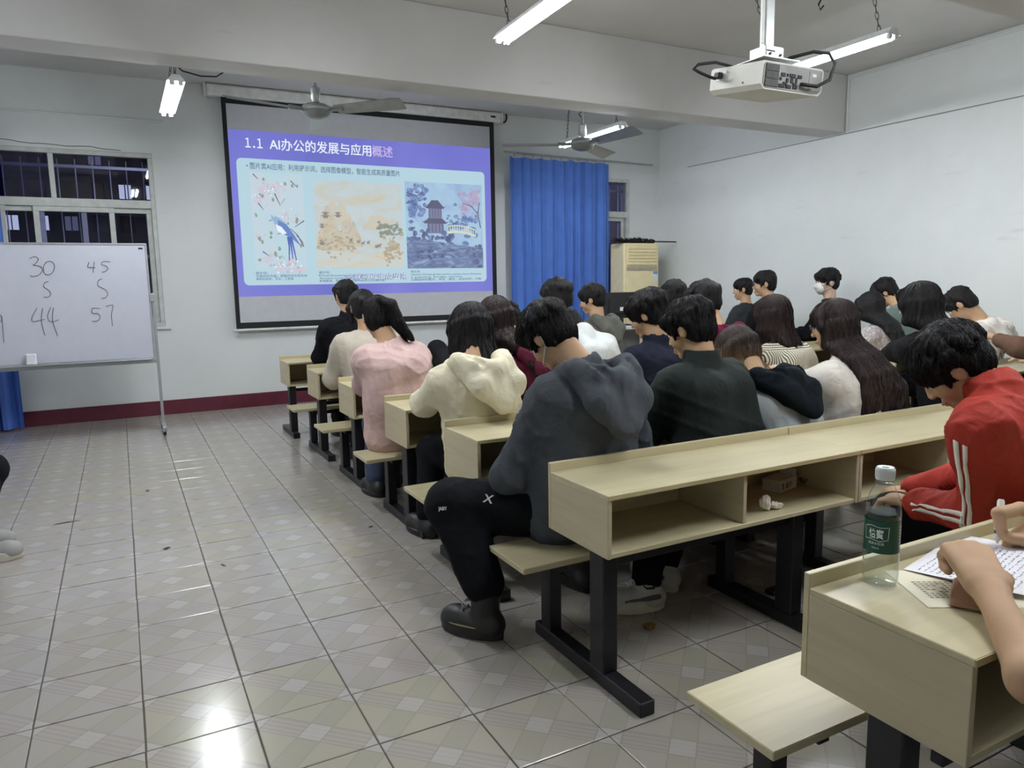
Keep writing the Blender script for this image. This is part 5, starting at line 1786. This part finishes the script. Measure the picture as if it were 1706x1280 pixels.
# 9  stripes
person('girl in a striped shirt with shoulder-length black hair', (4.30, SEAT[5]), Py(1286, 526, 3.84), yaw=12, pitch=14, tyaw=10, s=1.16, top=T_str, topname='shirt', hair='bob', hlen=.22, hairmat=H_brown, h=.012, seed=9, strands=700, loose=1.08, hw=1.08, fluff=1.06, wr=.004)
# 10 pink
person('girl in a dusty pink sweatshirt and jeans with a ponytail', (1.64, SEAT[4]), Py(628, 528, 4.86), yaw=-6, pitch=16, tyaw=6, neck=Py(652, 574, 4.74), s=1.16, sw=.92, top=T_pink, pants=M_jeans, hair='pony', tail=(Py(634, 500, 4.76), Py(652, 508, 4.72), Py(664, 538, 4.70), Py(686, 563, 4.69)), h=.012, seed=10, strands=600, loose=1.12,
       arms=((Py(606, 640, 4.98), (1.58, 5.30, .80)), (Py(700, 640, 5.0), (2.0, 5.25, .80))), knees=((1.56, 5.08, .50), None), ankles=((1.52, 4.98, .12), None))
# 11 12 behind the grey hoodie's head
person('student with black hair in a blue-grey sweater, mostly hidden by the grey hoodie', (2.80, SEAT[4]), Py(928, 497, 4.92), yaw=0, pitch=14, neck=Py(906, 545, 4.75), s=1.16, top=T_blue, topname='sweater', h=.015, seed=11, fluff=1.08)
person('student in a white hooded jacket bent forward behind the grey hoodie', (3.36, SEAT[4]), Py(950, 548, 5.02), yaw=10, pitch=45, neck=Py(974, 556, 4.80), s=1.14, top=T_white, topname='jacket', collar=True, h=.015, seed=12)
# 13
person('student with short black hair far behind the navy coat', (4.22, SEAT[4]), Py(1122, 494, 4.98), yaw=-10, pitch=8, s=1.12, top=T_blk, topname='jacket', h=.015, seed=13, collar=True)
# 14 beige
person('student in a beige sweater with pinned-up black hair at the aisle', (1.84, SEAT[3]), Py(604, 512, 5.98), yaw=-4, pitch=12, tyaw=2, s=1.18, top=T_beige, topname='sweater', hair='bun', h=.0135, seed=14, loose=1.10, knees=((1.72, 6.2, .5), None))
# 15
person('young man in a grey-green hoodie looking left near the curtain', (4.10, SEAT[3]), Py(986, 499, 5.98), yaw=42, pitch=14, tyaw=14, s=1.16, top=T_grn, topname='hoodie', hood=True, h=.014, seed=15, fluff=1.05)
# 16
person('student in black at the aisle nearest the screen', (1.97, SEAT[2]), Py(576, 493, 7.0), yaw=10, pitch=8, tyaw=-2, s=1.17, top=T_blk, topname='jacket', h=.0145, seed=16, loose=1.1, collar=True, knees=((1.85, 7.3, .5), None))
# 17
person('student with only the black top of the head showing by the curtain edge', (3.70, SEAT[2]), Py(850, 526, 7.0), yaw=0, pitch=35, s=1.1, top=T_blk, topname='jacket', h=.016, seed=17)
# 18
person('student in black hidden between the pink and cream tops', (2.30, SEAT[4]), Py(778, 556, 4.9), yaw=0, pitch=30, s=1.1, top=T_blk, topname='jacket', h=.016, seed=18, hair='long', hlen=.1, arms=((Py(728, 582, 5.0), (2.15, 5.25, .82)), None))
# 19 20 21 along the right wall, towards the front
person('young man in dark grey farthest back by the right wall, looking left', (7.10, SEAT[2]), Py(1237, 482, 7.0), yaw=48, pitch=6, tyaw=15, s=1.12, top=T_dkgrey, topname='jacket', h=.014, seed=19)
person('young man with glasses and black hair just behind the striped shirt', (6.48, SEAT[3]), Py(1273, 473, 5.98), yaw=50, pitch=4, tyaw=15, s=1.15, top=T_blk, topname='jacket', h=.014, seed=20, glasses=True)
person('young man in a white face mask sitting tall by the right wall', (7.18, SEAT[3]), Py(1377, 470, 5.8), yaw=66, pitch=2, tyaw=20, s=1.2, top=T_blk, topname='jacket', h=.012, seed=21, mask=True, fluff=1.06, skin=M_skin2)
# 22 23
person('girl in a white lace top with long black hair', (6.62, SEAT[4]), Py(1450, 510, 4.72), yaw=15, pitch=22, tyaw=10, s=1.14, top=T_lace, topname='blouse', hair='long', hlen=.14, h=.0135, seed=22)
person('young man in a sage green top leaning forward by the right wall', (7.22, SEAT[4]), Py(1474, 488, 5.05), yaw=30, pitch=38, tyaw=10, neck=Py(1500, 512, 4.86), s=1.15, top=T_tone, topname='sweatshirt', h=.0135, seed=23, fluff=1.05)
# 24
person('girl all in black with long black hair, right of the very long hair', (4.56, SEAT[6]), Py(1531, 506, 2.96), yaw=8, pitch=12, tyaw=10, s=1.14, top=T_blk, topname='coat', pants=M_jeans, hair='long', hlen=.34, h=.0115, seed=24, strands=800, loose=1.1,
       arms=((Py(1500, 585, 3.1), Py(1478, 590, 3.3)), None))
# 25
p25 = person('student in a cream hoodie with dark lettering across the back by the right wall', (6.40, SEAT[5]), Py(1600, 508, 3.80), yaw=20, pitch=48, tyaw=18, neck=Py(1640, 538, 3.64), s=1.16, top=T_off, topname='hoodie', hood=True, h=.012, seed=25, loose=1.14)
# 26
person('student in a brown fleece cut off by the right edge of the picture', (5.98 + .35, SEAT[6]), Py(1790, 500, 2.86), yaw=10, pitch=20, tyaw=5, s=1.15, top=T_brown, topname='fleece', h=.014, seed=26, loose=1.1, arms=((Py(1700, 580, 3.02), Py(1665, 566, 3.2)), None))
# 27 red tracksuit
p27 = person('young man in a red tracksuit jacket with white sleeve stripes, bent over', (2.92, SEAT[7]), Py(1585, 612, 1.56), yaw=36, pitch=46, roll=-4, tyaw=14, neck=Py(1668, 656, 1.40), s=1.13, top=T_red, topname='jacket', collar=True, loose=1.16, h=.0085, seed=27, strands=1300, wr=.008,
             arms=((Py(1640, 858, 1.42), Py(1528, 838, 1.66)), ((3.0, 1.62, .72), (2.85, 1.85, .62))), fluff=1.08, locks=110)
# 29 at the left edge
st = empty('stool', (-1.16, 4.97, 0), 'low wooden stool at the left edge under a seated student', 'stool')
bx('seat', st, M_wood, (-.17, .17, -.15, .15, .36, .39), .006)
for a in (-.13, .13):
    for b in (-.11, .11):
        bx('leg', st, M_leg, (a - .018, a + .018, b - .018, b + .018, 0, .36), .002)
person('student in black trousers and grey sneakers cut off by the left edge', (-1.16, 4.97), (-1.06, 4.97, 1.28), yaw=-80, pitch=10, tyaw=-90, s=1.1, top=T_blk, topname='jacket', h=.014, seed=29, shoemat=plain('grey_sneaker', C(150, 150, 148), .6), solemat=M_sole,
       knees=((-.74, 5.12, .47), (-.76, 4.86, .46)), ankles=((-.86, 5.1, .11), (-.80, 4.86, .11)), arms=((( -.98, 5.2, .75), (-.80, 5.1, .60)), ((-.98, 4.75, .75), (-.80, 4.85, .60))))

# ------------------------------------------------------------------ boot, trouser and jacket details
def ring_on(o, i, z0, r0, name, mat, tr=.0025):
    pass
_f = Vector((-.55, .83, 0)).normalized(); _l = Vector((_f.y, -_f.x, 0)); _a = Vector((1.272, 2.69, 0)) - p1.org; _a.z = 0
def oval(z, k, s=1.17, n=28):
    return [tuple(_a + _f * ((.058 + .133 * math.cos(t) * k) * s) + _l * (.057 * k * (1 + .10 * math.cos(t)) * math.sin(t) * s) + Vector((0, 0, z))) for t in [2 * math.pi * i / n for i in range(n)]]
MB().tube(oval(.055, .985), .0026, 5, closed=True).build('welt_stitching', plain('ochre_thread', C(150, 138, 88), .7), p1.root)
lc = MB()
for k in range(4):
    c = _a + _f * (.085 - .012 * k) * 1.17 + Vector((0, 0, .105 + .026 * k))
    lc.tube([tuple(c - _l * .03), tuple(c + _f * .012 + Vector((0, 0, .008))), tuple(c + _l * .03)], .003, 5)
lc.tube([tuple(_a + _f * .10 + Vector((0, 0, .125)) + _l * (.03 * math.cos(t)) + Vector((0, 0, .018 * math.sin(t)))) for t in [i * .7 for i in range(9)]], .003, 5)
tag(lc.build('laces', plain('pale_lace', C(170, 168, 172), .7), p1.root), kind='stuff')
# trim on the white sneakers of the black jacket
M_snd = plain('sneaker_mesh', C(84, 84, 82), .8)
for i, d in ((0, Vector((-1, .38, 0)).normalized()), (1, Vector((-.1, 1, 0)).normalized())):
    sh_ = [c for c in p2.root.children if c.name.startswith('shoe')][i]
    a_ = Vector((p2.A[i].x, p2.A[i].y, 0)) - p2.org
    l_ = Vector((d.y, -d.x, 0))
    if l_.y > 0: l_ = -l_
    for nm, mt, pr_ in (('side_stripe', M_snd, [(-.05, .060, .085), (.0, .056, .078), (.05, .053, .070), (.10, .052, .062)]), ('collar_line', M_black, [(-.06, .115, .125), (-.02, .100, .108), (.02, .100, .108), (.055, .118, .126)])):
        rows_ = [[tuple(a_ + d * (u_ * 1.17) + l_ * .075 + Vector((0, 0, z_ * 1.17))) for u_, z_ in [(q_[0], q_[1]) for q_ in pr_]], [tuple(a_ + d * (u_ * 1.17) + l_ * .075 + Vector((0, 0, z_ * 1.17))) for u_, z_ in [(q_[0], q_[2]) for q_ in pr_]]]
        so_ = MB().grid(rows_).build(nm, mt, sh_)
        sm = so_.modifiers.new('sub', 'SUBSURF'); sm.levels = 3; sm.render_levels = 3; sm.subdivision_type = 'SIMPLE'
        sm = so_.modifiers.new('wrap', 'SHRINKWRAP'); sm.target = sh_; sm.offset = .003; sm.wrap_method = 'NEAREST_SURFACEPOINT'; sm.wrap_mode = 'ABOVE_SURFACE'
    lw_ = MB()
    for k_ in range(4):
        c_ = a_ + d * (.055 + .022 * k_) * 1.17 + Vector((0, 0, (.112 - .013 * k_) * 1.17))
        lw_.tube([tuple(c_ - l_ * .026), tuple(c_ + Vector((0, 0, .008))), tuple(c_ + l_ * .026)], .0035, 5)
    tag(lw_.build('laces', M_white, sh_), kind='stuff')
# white marks on the left thigh of the black trousers
M_print = plain('white_print', C(214, 216, 220), .6)
from mathutils.bvhtree import BVHTree
_pm = p1.pants.data
_pb = BVHTree.FromPolygons([v.co for v in _pm.vertices], [tuple(q.vertices) for q in _pm.polygons])
for nm, body, sz, px_, py_, tw_ in (('logo_mark', 'X', .055, 812, 838, -.25), ('logo_text', 'JABY', .020, 738, 850, .12)):
    dr_ = _ray(px_, py_).normalized()
    hit, nrm, _i, _d = _pb.ray_cast(Vector((0, 0, CAM_H)) - p1.org, dr_)
    if hit is None: continue
    rt_ = _R @ Vector((math.cos(tw_), math.sin(tw_), 0))
    rt_ = (rt_ - nrm * rt_.dot(nrm)).normalized()
    up_ = nrm.cross(rt_)
    vs, fs = text_geo(body, sz, 'CENTER', .0010)
    po = tag(MB().add([tuple(hit + rt_ * x + up_ * y + nrm * .012) for x, y, _ in vs], fs).build(nm, M_print, p1.root), kind='stuff')
    sm = po.modifiers.new('wrap', 'SHRINKWRAP'); sm.target = p1.pants; sm.offset = .003; sm.wrap_method = 'NEAREST_SURFACEPOINT'; sm.wrap_mode = 'ABOVE_SURFACE'
# double white stripes down the left sleeve of the red jacket
s27 = p27.s
M_stripe = fabric('white_stripe', C(222, 216, 208), wrinkle=.2)
def sleeve_stripe(o, i, ang, r0, w):
    S_, E_, W_ = o.S[i], o.E[i], o.W[i]
    pts = []
    for k in range(15):
        t = k / 14
        pts.append((S_.lerp(E_, t), E_ - S_, r0 * (1 - .10 * t)))
    for k in range(1, 12):
        t = k / 11
        pts.append((E_.lerp(W_, t * .95), W_ - E_, r0 * (.90 - .25 * t)))
    rows = []
    for n_, (c, d, r) in enumerate(pts):
        d = d.normalized()
        out_ = (Vector((-1.0, .15, .1)))
        sdv = (out_ - d * out_.dot(d)).normalized()
        oth = d.cross(sdv)
        row = []
        for a in (ang - w, ang, ang + w):
            row.append(tuple(c + (sdv * math.cos(a) + oth * math.sin(a)) * (r + .035) - o.org))
        rows.append(row)
    mb = MB().grid(rows)
    return mb.build('sleeve_stripe', M_stripe, o.root, smooth=True)
for a in (-.30, .0):
    so = sleeve_stripe(p27, 0, a, .068 * s27 * 1.16, .085)
    sm = so.modifiers.new('wrap', 'SHRINKWRAP'); sm.target = p27.top; sm.offset = .004; sm.wrap_method = 'NEAREST_SURFACEPOINT'; sm.wrap_mode = 'ABOVE_SURFACE'
    sm2 = so.modifiers.new('thick', 'SOLIDIFY'); sm2.thickness = .003
# lettering on the cream hoodie by the right wall
M_let = plain('dark_lettering', C(92, 60, 58), .7)
for body, dz, sz in (('AGN', -.20, .10), ('ENTC', -.31, .10)):
    f25, l25 = p25.f, p25.l
    vs, fs = text_geo(body, sz, 'CENTER', .001)
    base = p25.N0 - f25 * .26 + Vector((0, 0, dz))
    o_ = MB().add([tuple(base + l25 * x + Vector((0, 0, 1)) * y + f25 * (abs(x) * .25) - p25.org) for x, y, _ in vs], fs).build('lettering', M_let, p25.root)
    sm = o_.modifiers.new('wrap', 'SHRINKWRAP'); sm.target = p25.top; sm.wrap_method = 'PROJECT'; sm.use_negative_direction = True; sm.use_positive_direction = True
    sm.use_project_y = True; sm.use_project_x = False; sm.use_project_z = False; sm.offset = .004
    tag(o_, kind='stuff')

# ------------------------------------------------------------------ the writing student in the near right corner
pen_tip, pen_top = Py(1661, 906, 1.09), Py(1668, 832, 1.105)
wl = Pz(1652, 990, .805)
kn = Pz(1612, 912, .852)
def hands_fn(F, s):
    z = Vector((0, 0, 1))
    d = (kn - wl).normalized(); sd = d.cross(z).normalized(); up = sd.cross(d)
    F.cone(wl, wl + d * .05, .031 * s, .036 * s, flat=(tuple(up), 1.35), k=.02)
    for q in range(4):
        b = kn + sd * ((q - 1.5) * .0235 * s) - up * (.004 * (q - 1.5) ** 2) * s
        F.cone(wl + d * .03 + sd * ((q - 1.5) * .014 * s), b, .021 * s, .0155 * s, k=.016)
        L = (.9, 1.0, .97, .82)[q] * s
        b1 = b + d * .022 * L - up * .034 * L
        b2 = b1 - d * .022 * L - up * .016 * L
        b3 = b2 - d * .022 * L + up * .004 * L
        F.path([b, b1, b2, b3], [.0140 * s, .0125 * s, .0115 * s, .0095 * s], k=.007)
    t0 = wl + d * .035 + sd * .026 * s
    F.path([t0, t0 + d * .045 + sd * .022 * s - up * .018 * s, t0 + d * .075 + sd * .010 * s - up * .026 * s], [.017 * s, .0145 * s, .011 * s], k=.012)
    # right hand holding the pen
    wr_ = Py(1835, 930, .98)
    pl = [Py(1772, 866, 1.045), Py(1775, 890, 1.03), Py(1778, 912, 1.015), Py(1780, 930, 1.0)]
    for q in pl:
        F.cone(wr_, q, .0330 * s, .0236 * s, k=.02)
    F.path([pl[0], Py(1700, 848, 1.075), Py(1664, 856, 1.087), Py(1670, 893, 1.083)], [.0183 * s, .0168 * s, .0159 * s, .0112 * s], k=.006)
    F.path([pl[1], Py(1712, 878, 1.062), Py(1684, 900, 1.075), Py(1672, 922, 1.08)], [.0177 * s, .0165 * s, .0151 * s, .0112 * s], k=.006)
    F.path([pl[2], Py(1722, 905, 1.045), Py(1698, 930, 1.05)], [.0171 * s, .0153 * s, .0130 * s], k=.006)
    F.path([pl[3], Py(1732, 932, 1.025), Py(1712, 948, 1.03)], [.0159 * s, .0142 * s, .0118 * s], k=.006)
    F.path([Py(1800, 925, 1.0), Py(1728, 905, 1.03), Py(1684, 896, 1.062)], [.0218 * s, .0183 * s, .0130 * s], k=.010)
writer = person('student with bare forearms writing at the nearest desk, cut off by the right edge', (2.00, .165), (1.98, .42, 1.34), yaw=10, pitch=35, tyaw=5, s=1.12, top=T_blk, topname='shirt', sleeve='short', h=.011, hbody=.0048, seed=31,
                arms=((Vector((1.455, .685, .745)), wl, 1), (Vector((2.36, .62, .80)), Py(1835, 930, .98), 1)), hands=False, extra=hands_fn,
                knees=((1.66, .66, .52), (2.2, .66, .52)), ankles=((1.68, .52, .12), (2.2, .55, .12)))
wo = writer.org
nl = MB()
pen = empty('pen', pen_tip, 'white marker pen held upright by the writing student', 'pen')
pd = pen_top - pen_tip
MB().tube([tuple(pd * t) for t in (0, .05, .10, .12, .95, 1.0)], [.0012, .004, .006, .0092, .0092, .006], 12).build('barrel', plain('pen_white', C(236, 236, 234), .3), pen, smooth='auto')
MB().tube([tuple(pd * t) for t in (.22, .30)], .0096, 12).build('grip_band', plain('pen_band', C(40, 80, 90), .4), pen, smooth='auto')

# ------------------------------------------------------------------ things on the nearest desk
M_paper = plain('paper_white', C(232, 230, 236), .8, noise=.02)
M_creamp = plain('paper_cream', C(228, 222, 198), .8, noise=.03)
M_penink = plain('blue_ink', C(120, 122, 150), .8)
M_print2 = plain('printed_ink', C(120, 116, 100), .8)
def sheet(name, c, e1, e2, w, h, z, tilt, mat, label, cat, curl=.004):
    e1 = Vector((e1[0], e1[1], 0)).normalized(); e2 = Vector((e2[0], e2[1], 0)).normalized()
    o = empty(name, (c[0], c[1], z), label, cat)
    rows = []
    for j in range(9):
        rows.append([tuple(e1 * w * i / 8 + e2 * h * j / 8 + Vector((0, 0, tilt * i / 8 + curl * (math.sin(i * .9) * .3 + .4) * (j / 8) ** 2))) for i in range(9)])
    mb = MB().grid(rows)
    mb.grid([[(p[0], p[1], p[2] - .0006) for p in reversed(r)] for r in rows])
    mb.build('page', mat, o, smooth=True)
    return o, e1, e2
cs, e1, e2 = sheet('printed_sheet', (1.565, .962), (.86, -.50), (.50, .86), .27, .215, .7512, 0, M_creamp, 'cream printed sheet lying under the white notes on the nearest desk', 'paper', .001)
pt = MB()
r8 = random.Random(12)
for j in range(9):
    for i in range(9):
        if r8.random() < .8:
            c = e1 * (.03 + i * .013) + e2 * (.05 + j * .011)
            q = [c, c + e1 * .009, c + e1 * .009 + e2 * .004, c + e2 * .004]
            pt.poly([(p.x, p.y, .0012) for p in q])
tag(pt.build('print', M_print2, cs), kind='stuff')
ph = empty('phone', (1.70, .945, .7525), 'brown phone lying half under the white notes', 'phone')
ph.rotation_euler = (0, 0, math.radians(28))
bx('case', ph, plain('brown_case', C(150, 116, 88), .4), (-.085, .085, -.042, .042, 0, .010), .004)
bx('back_plate', ph, plain('phone_back', C(158, 124, 96), .3), (-.078, .078, -.037, .037, .010, .0108))
bx('camera_bump', ph, M_black, (.05, .075, -.03, .0, .0108, .0118))
ws, e1, e2 = sheet('handwritten_notes', (1.715, 1.125), (.27, -.96), (.97, .22), .26, .37, .7545, .010, M_paper, 'white page of handwritten notes under the writing hands', 'paper', .006)
wt = MB()
for j in range(15):
    x = .012
    while x < .30:
        L = r8.uniform(.006, .022)
        pts = []
        for k in range(6):
            u = .03 + j * .0145 + r8.uniform(-.003, .003)
            vv = x + L * k / 5
            pts.append(tuple(e1 * u + e2 * vv + Vector((0, 0, .010 * u / .26 + .006 * .55 * (vv / .37) ** 2 + .0022))))
        wt.tube(pts, .0006, 4, cap=False)
        x += L + r8.uniform(.003, .009)
tag(wt.build('handwriting', M_penink, ws), kind='stuff')

def pet_mat():
    m = bpy.data.materials.new('clear_bottle_plastic')
    m.use_nodes = True
    nt = m.node_tree
    for n in list(nt.nodes): nt.nodes.remove(n)
    out = N(nt, 'ShaderNodeOutputMaterial')
    tr = N(nt, 'ShaderNodeBsdfTransparent'); tr.inputs[0].default_value = (.94, .95, .95, 1)
    gl = N(nt, 'ShaderNodeBsdfGlossy', i_Roughness=0.05)
    mx = N(nt, 'ShaderNodeMixShader')
    nt.links.new(schlick(nt, .05, .95), mx.inputs[0]); nt.links.new(tr.outputs[0], mx.inputs[1]); nt.links.new(gl.outputs[0], mx.inputs[2]); nt.links.new(mx.outputs[0], out.inputs[0])
    return m
M_pet = pet_mat()
M_water = M_pet.copy()
M_water.name = 'bottle_water'
M_water.node_tree.nodes['Transparent BSDF'].inputs[0].default_value = (.93, .96, .95, 1)
bt = empty('water_bottle', (1.598, 1.108, .75), 'clear plastic water bottle with white cap and dark green label', 'bottle')
BR = .041
prof = [(.0, .004), (.028, .0), (.036, .003), (.040, .012), (BR, .03), (BR * .985, .045), (BR, .06), (BR, .08), (BR * .97, .083), (BR * .97, .168), (BR, .171), (BR * .985, .182), (BR * .96, .195), (.036, .212), (.029, .232), (.021, .248), (.0165, .255), (.0165, .262)]
MB().lathe(prof[:-1] + [(.0165, .266)], n=36).build('shell', M_pet, bt, smooth=True)
wp = [(.0, .006), (.026, .003), (.034, .006), (.038, .014), (BR - .0015, .03), (BR - .0022, .045), (BR - .0015, .06), (BR - .0015, .08), (BR - .003, .085), (BR - .003, .166), (BR - .0015, .172), (BR - .002, .183), (.0, .183)]
MB().lathe(wp, n=36).build('water', M_water, bt, smooth='auto')
MB().lathe([(.0205, .262), (.0215, .266), (.0215, .288), (.019, .292), (.0, .292)], n=32).build('cap', M_white, bt, smooth='auto')
cpl = MB()
for k in range(28):
    a = 2 * math.pi * k / 28
    cpl.tube([(.0216 * math.cos(a), .0216 * math.sin(a), .268), (.0216 * math.cos(a), .0216 * math.sin(a), .286)], .0009, 4)
tag(cpl.build('cap_ridges', M_white, bt), kind='stuff')
MB().lathe([(.0, .2921), (.008, .2921), (.008, .2926), (.0, .2926)], c=(-.004, -.003, 0), n=14).build('cap_mark', plain('cap_green', C(90, 160, 140), .5), bt)
MB().lathe([(.0192, .252), (.0205, .253), (.0205, .259), (.0192, .260)], n=28).build('neck_ring', M_pet, bt, smooth=True)
M_lab = plain('green_label', C(22, 78, 62), .35, noise=.06)
rows = []
for zz in (.0865, .1655):
    rows.append([((BR * .97 + .0006) * math.cos(2 * math.pi * i / 48), (BR * .97 + .0006) * math.sin(2 * math.pi * i / 48), zz) for i in range(49)])
MB().grid(rows).build('label', M_lab, bt, smooth=True)
LRad = BR * .97 + .0011
def wrap(x, y, a0, z0):
    a = a0 + x / LRad
    return (LRad * math.cos(a), LRad * math.sin(a), z0 + y)
A0 = math.radians(196)
M_lw = plain('label_white', C(222, 230, 226), .5)
def lab_text(body, size, a0, z0, fit, bold=0.0):
    vs, fs = text_geo(body, size, 'LEFT', bold)
    x0 = min(v[0] for v in vs); x1 = max(v[0] for v in vs)
    k = fit / (x1 - x0)
    tag(MB().add([wrap((v[0] - x0) * k - fit / 2, v[1], a0, z0) for v in vs], fs).build('label_text', M_lw, bt), kind='stuff')
lab_text('怡寶', .024, A0, .126, .034, .0006)
lab_text('纯净水饮用', .008, A0, .108, .036)
lab_text('550mL', .006, A0, .098, .018)
fr = [(-.029, .150), (-.012, .155), (.010, .151), (.029, .153), (.027, .122), (.008, .117), (-.010, .121), (-.028, .119)]
fpts = []
for i in range(len(fr)):
    a, b2 = fr[i], fr[(i + 1) % len(fr)]
    for k in range(4):
        t = k / 4
        fpts.append(wrap(a[0] + (b2[0] - a[0]) * t, a[1] + (b2[1] - a[1]) * t, A0, 0))
MB().tube(fpts, .0007, 4, closed=True).build('label_frame', M_lw, bt)
for k in range(7):
    lab_text('营养成分表 0kJ', .0055, A0 + 1.75, .150 - k * .008, .026)

# ------------------------------------------------------------------ things in the cubby and on the floor
def crumple(name, c, r, seed, mat, label, cat, sq=(1, 1, .8), amp=.4):
    rr_ = random.Random(seed)
    bm = bmesh.new()
    bmesh.ops.create_icosphere(bm, subdivisions=3, radius=1)
    dirs = [Vector((rr_.gauss(0, 1), rr_.gauss(0, 1), rr_.gauss(0, 1))).normalized() for _ in range(26)]
    offs = [rr_.uniform(.42, 1.0) for _ in dirs]
    for v in bm.verts:
        n = v.co.normalized()
        k = 1.0
        for d, q in zip(dirs, offs):
            t = n.dot(d)
            if t > .3: k = min(k, q / t)
        k *= 1 + .22 * amp * math.sin(n.x * 9 + seed) * math.sin(n.y * 8 + 1.3 * seed) * 2
        k *= 1 + rr_.uniform(-.05, .05) * amp
        v.co = Vector((n.x * k * r * sq[0], n.y * k * r * sq[1], n.z * k * r * sq[2]))
    zmin = min(v.co.z for v in bm.verts)
    for v in bm.verts: v.co.z -= zmin
    me = bpy.data.meshes.new(name); bm.to_mesh(me); bm.free()
    o = link_mesh(name, me, mat, None)
    o.location = c
    return tag(o, label, cat)
M_tis = plain('tissue', C(244, 236, 228), .9)
t1 = Pz(1281, 850, .5335)
ti = empty('crumpled_tissue', t1, 'crumpled pale tissue lying in the open cubby', 'tissue')
a = crumple('wad', (-.02, 0, 0), .042, 3, M_tis, None, None, (.8, .7, 1.1)); a.parent = ti
a = crumple('fold', (.032, -.005, 0), .038, 9, M_tis, None, None, (1.2, .8, .7)); a.parent = ti
bxp = Pz(1300, 814, .5335)
cb = empty('small_carton', bxp, 'small silver printed carton lying in the open cubby', 'carton')
cb.rotation_euler = (0, 0, math.radians(14))
M_cart = plain('carton_silver', C(206, 206, 198), .5)
bx('box', cb, M_cart, (-.075, .075, -.04, .05, 0, .055), .002)
bx('barcode_panel', cb, M_white, (-.065, -.045, -.0415, -.04, .008, .048))
for k in range(6):
    bx('barcode_bar', cb, M_black, (-.063 + k * .003, -.0615 + k * .003, -.0418, -.0415, .012, .044))
tag(text('carton_text', '纸巾', .03, Matrix.Translation((-.03, -.0412, .015)) @ Matrix.Rotation(math.radians(90), 4, 'X'), M_black, cb, bold=.0006), kind='stuff')
bx('lid_flap', cb, M_cart, (.07, .074, -.035, .045, .05, .085), .001)
foil = plain('gold_foil', C(190, 168, 90), .22, .8)
crumple('foil_wrapper', Pz(1344, 806, .5335), .036, 21, foil, 'crumpled gold foil wrapper beside the small carton in the cubby', 'wrapper', (1.3, 1, .8))
crumple('torn_wrapper', Pz(1083, 1047, 0), .035, 31, plain('brown_foil', C(120, 86, 40), .35, .4), 'crumpled brown wrapper on the floor behind the white sneaker', 'wrapper', (1.3, .9, .5))
pb = empty('black_case', Pz(1298, 986, 0), 'small black case lying on the floor under the long desk', 'case')
bx('body', pb, M_black, (-.07, .07, -.03, .03, 0, .022), .006)
bx('clasp', pb, M_steel, (-.015, .015, -.033, -.03, .006, .016), .001)
def bit(p, L, w, ang, label, mat=M_black, name='litter_scrap'):
    o = MB().add([(-L / 2, -w / 2, .001), (L / 2, -w * .3, .001), (L * .45, w / 2, .0012), (-L * .4, w * .4, .003), (0, 0, .006)], [(0, 1, 4), (1, 2, 4), (2, 3, 4), (3, 0, 4), (3, 2, 1, 0)]).build(name, mat, None)
    o.location = p; o.rotation_euler = (0, 0, ang)
    tag(o, label, 'litter')
bit(Pz(112, 871, 0), .16, .02, .1, 'thin dark stick lying in the left aisle')
bit(Pz(278, 914, 0), .05, .035, .8, 'small dark scrap in the middle of the aisle')
bit(Pz(246, 818, 0), .06, .03, 1.4, 'pale curled scrap farther up the aisle', M_wire)
bit(Pz(372, 942, 0), .05, .012, 1.9, 'tiny brown splinter on the shiny tiles', plain('brown_scrap', C(96, 80, 66), .8))
bit(Pz(618, 878, 0), .035, .02, .3, 'tiny dark crumb beside the desk feet', M_black)
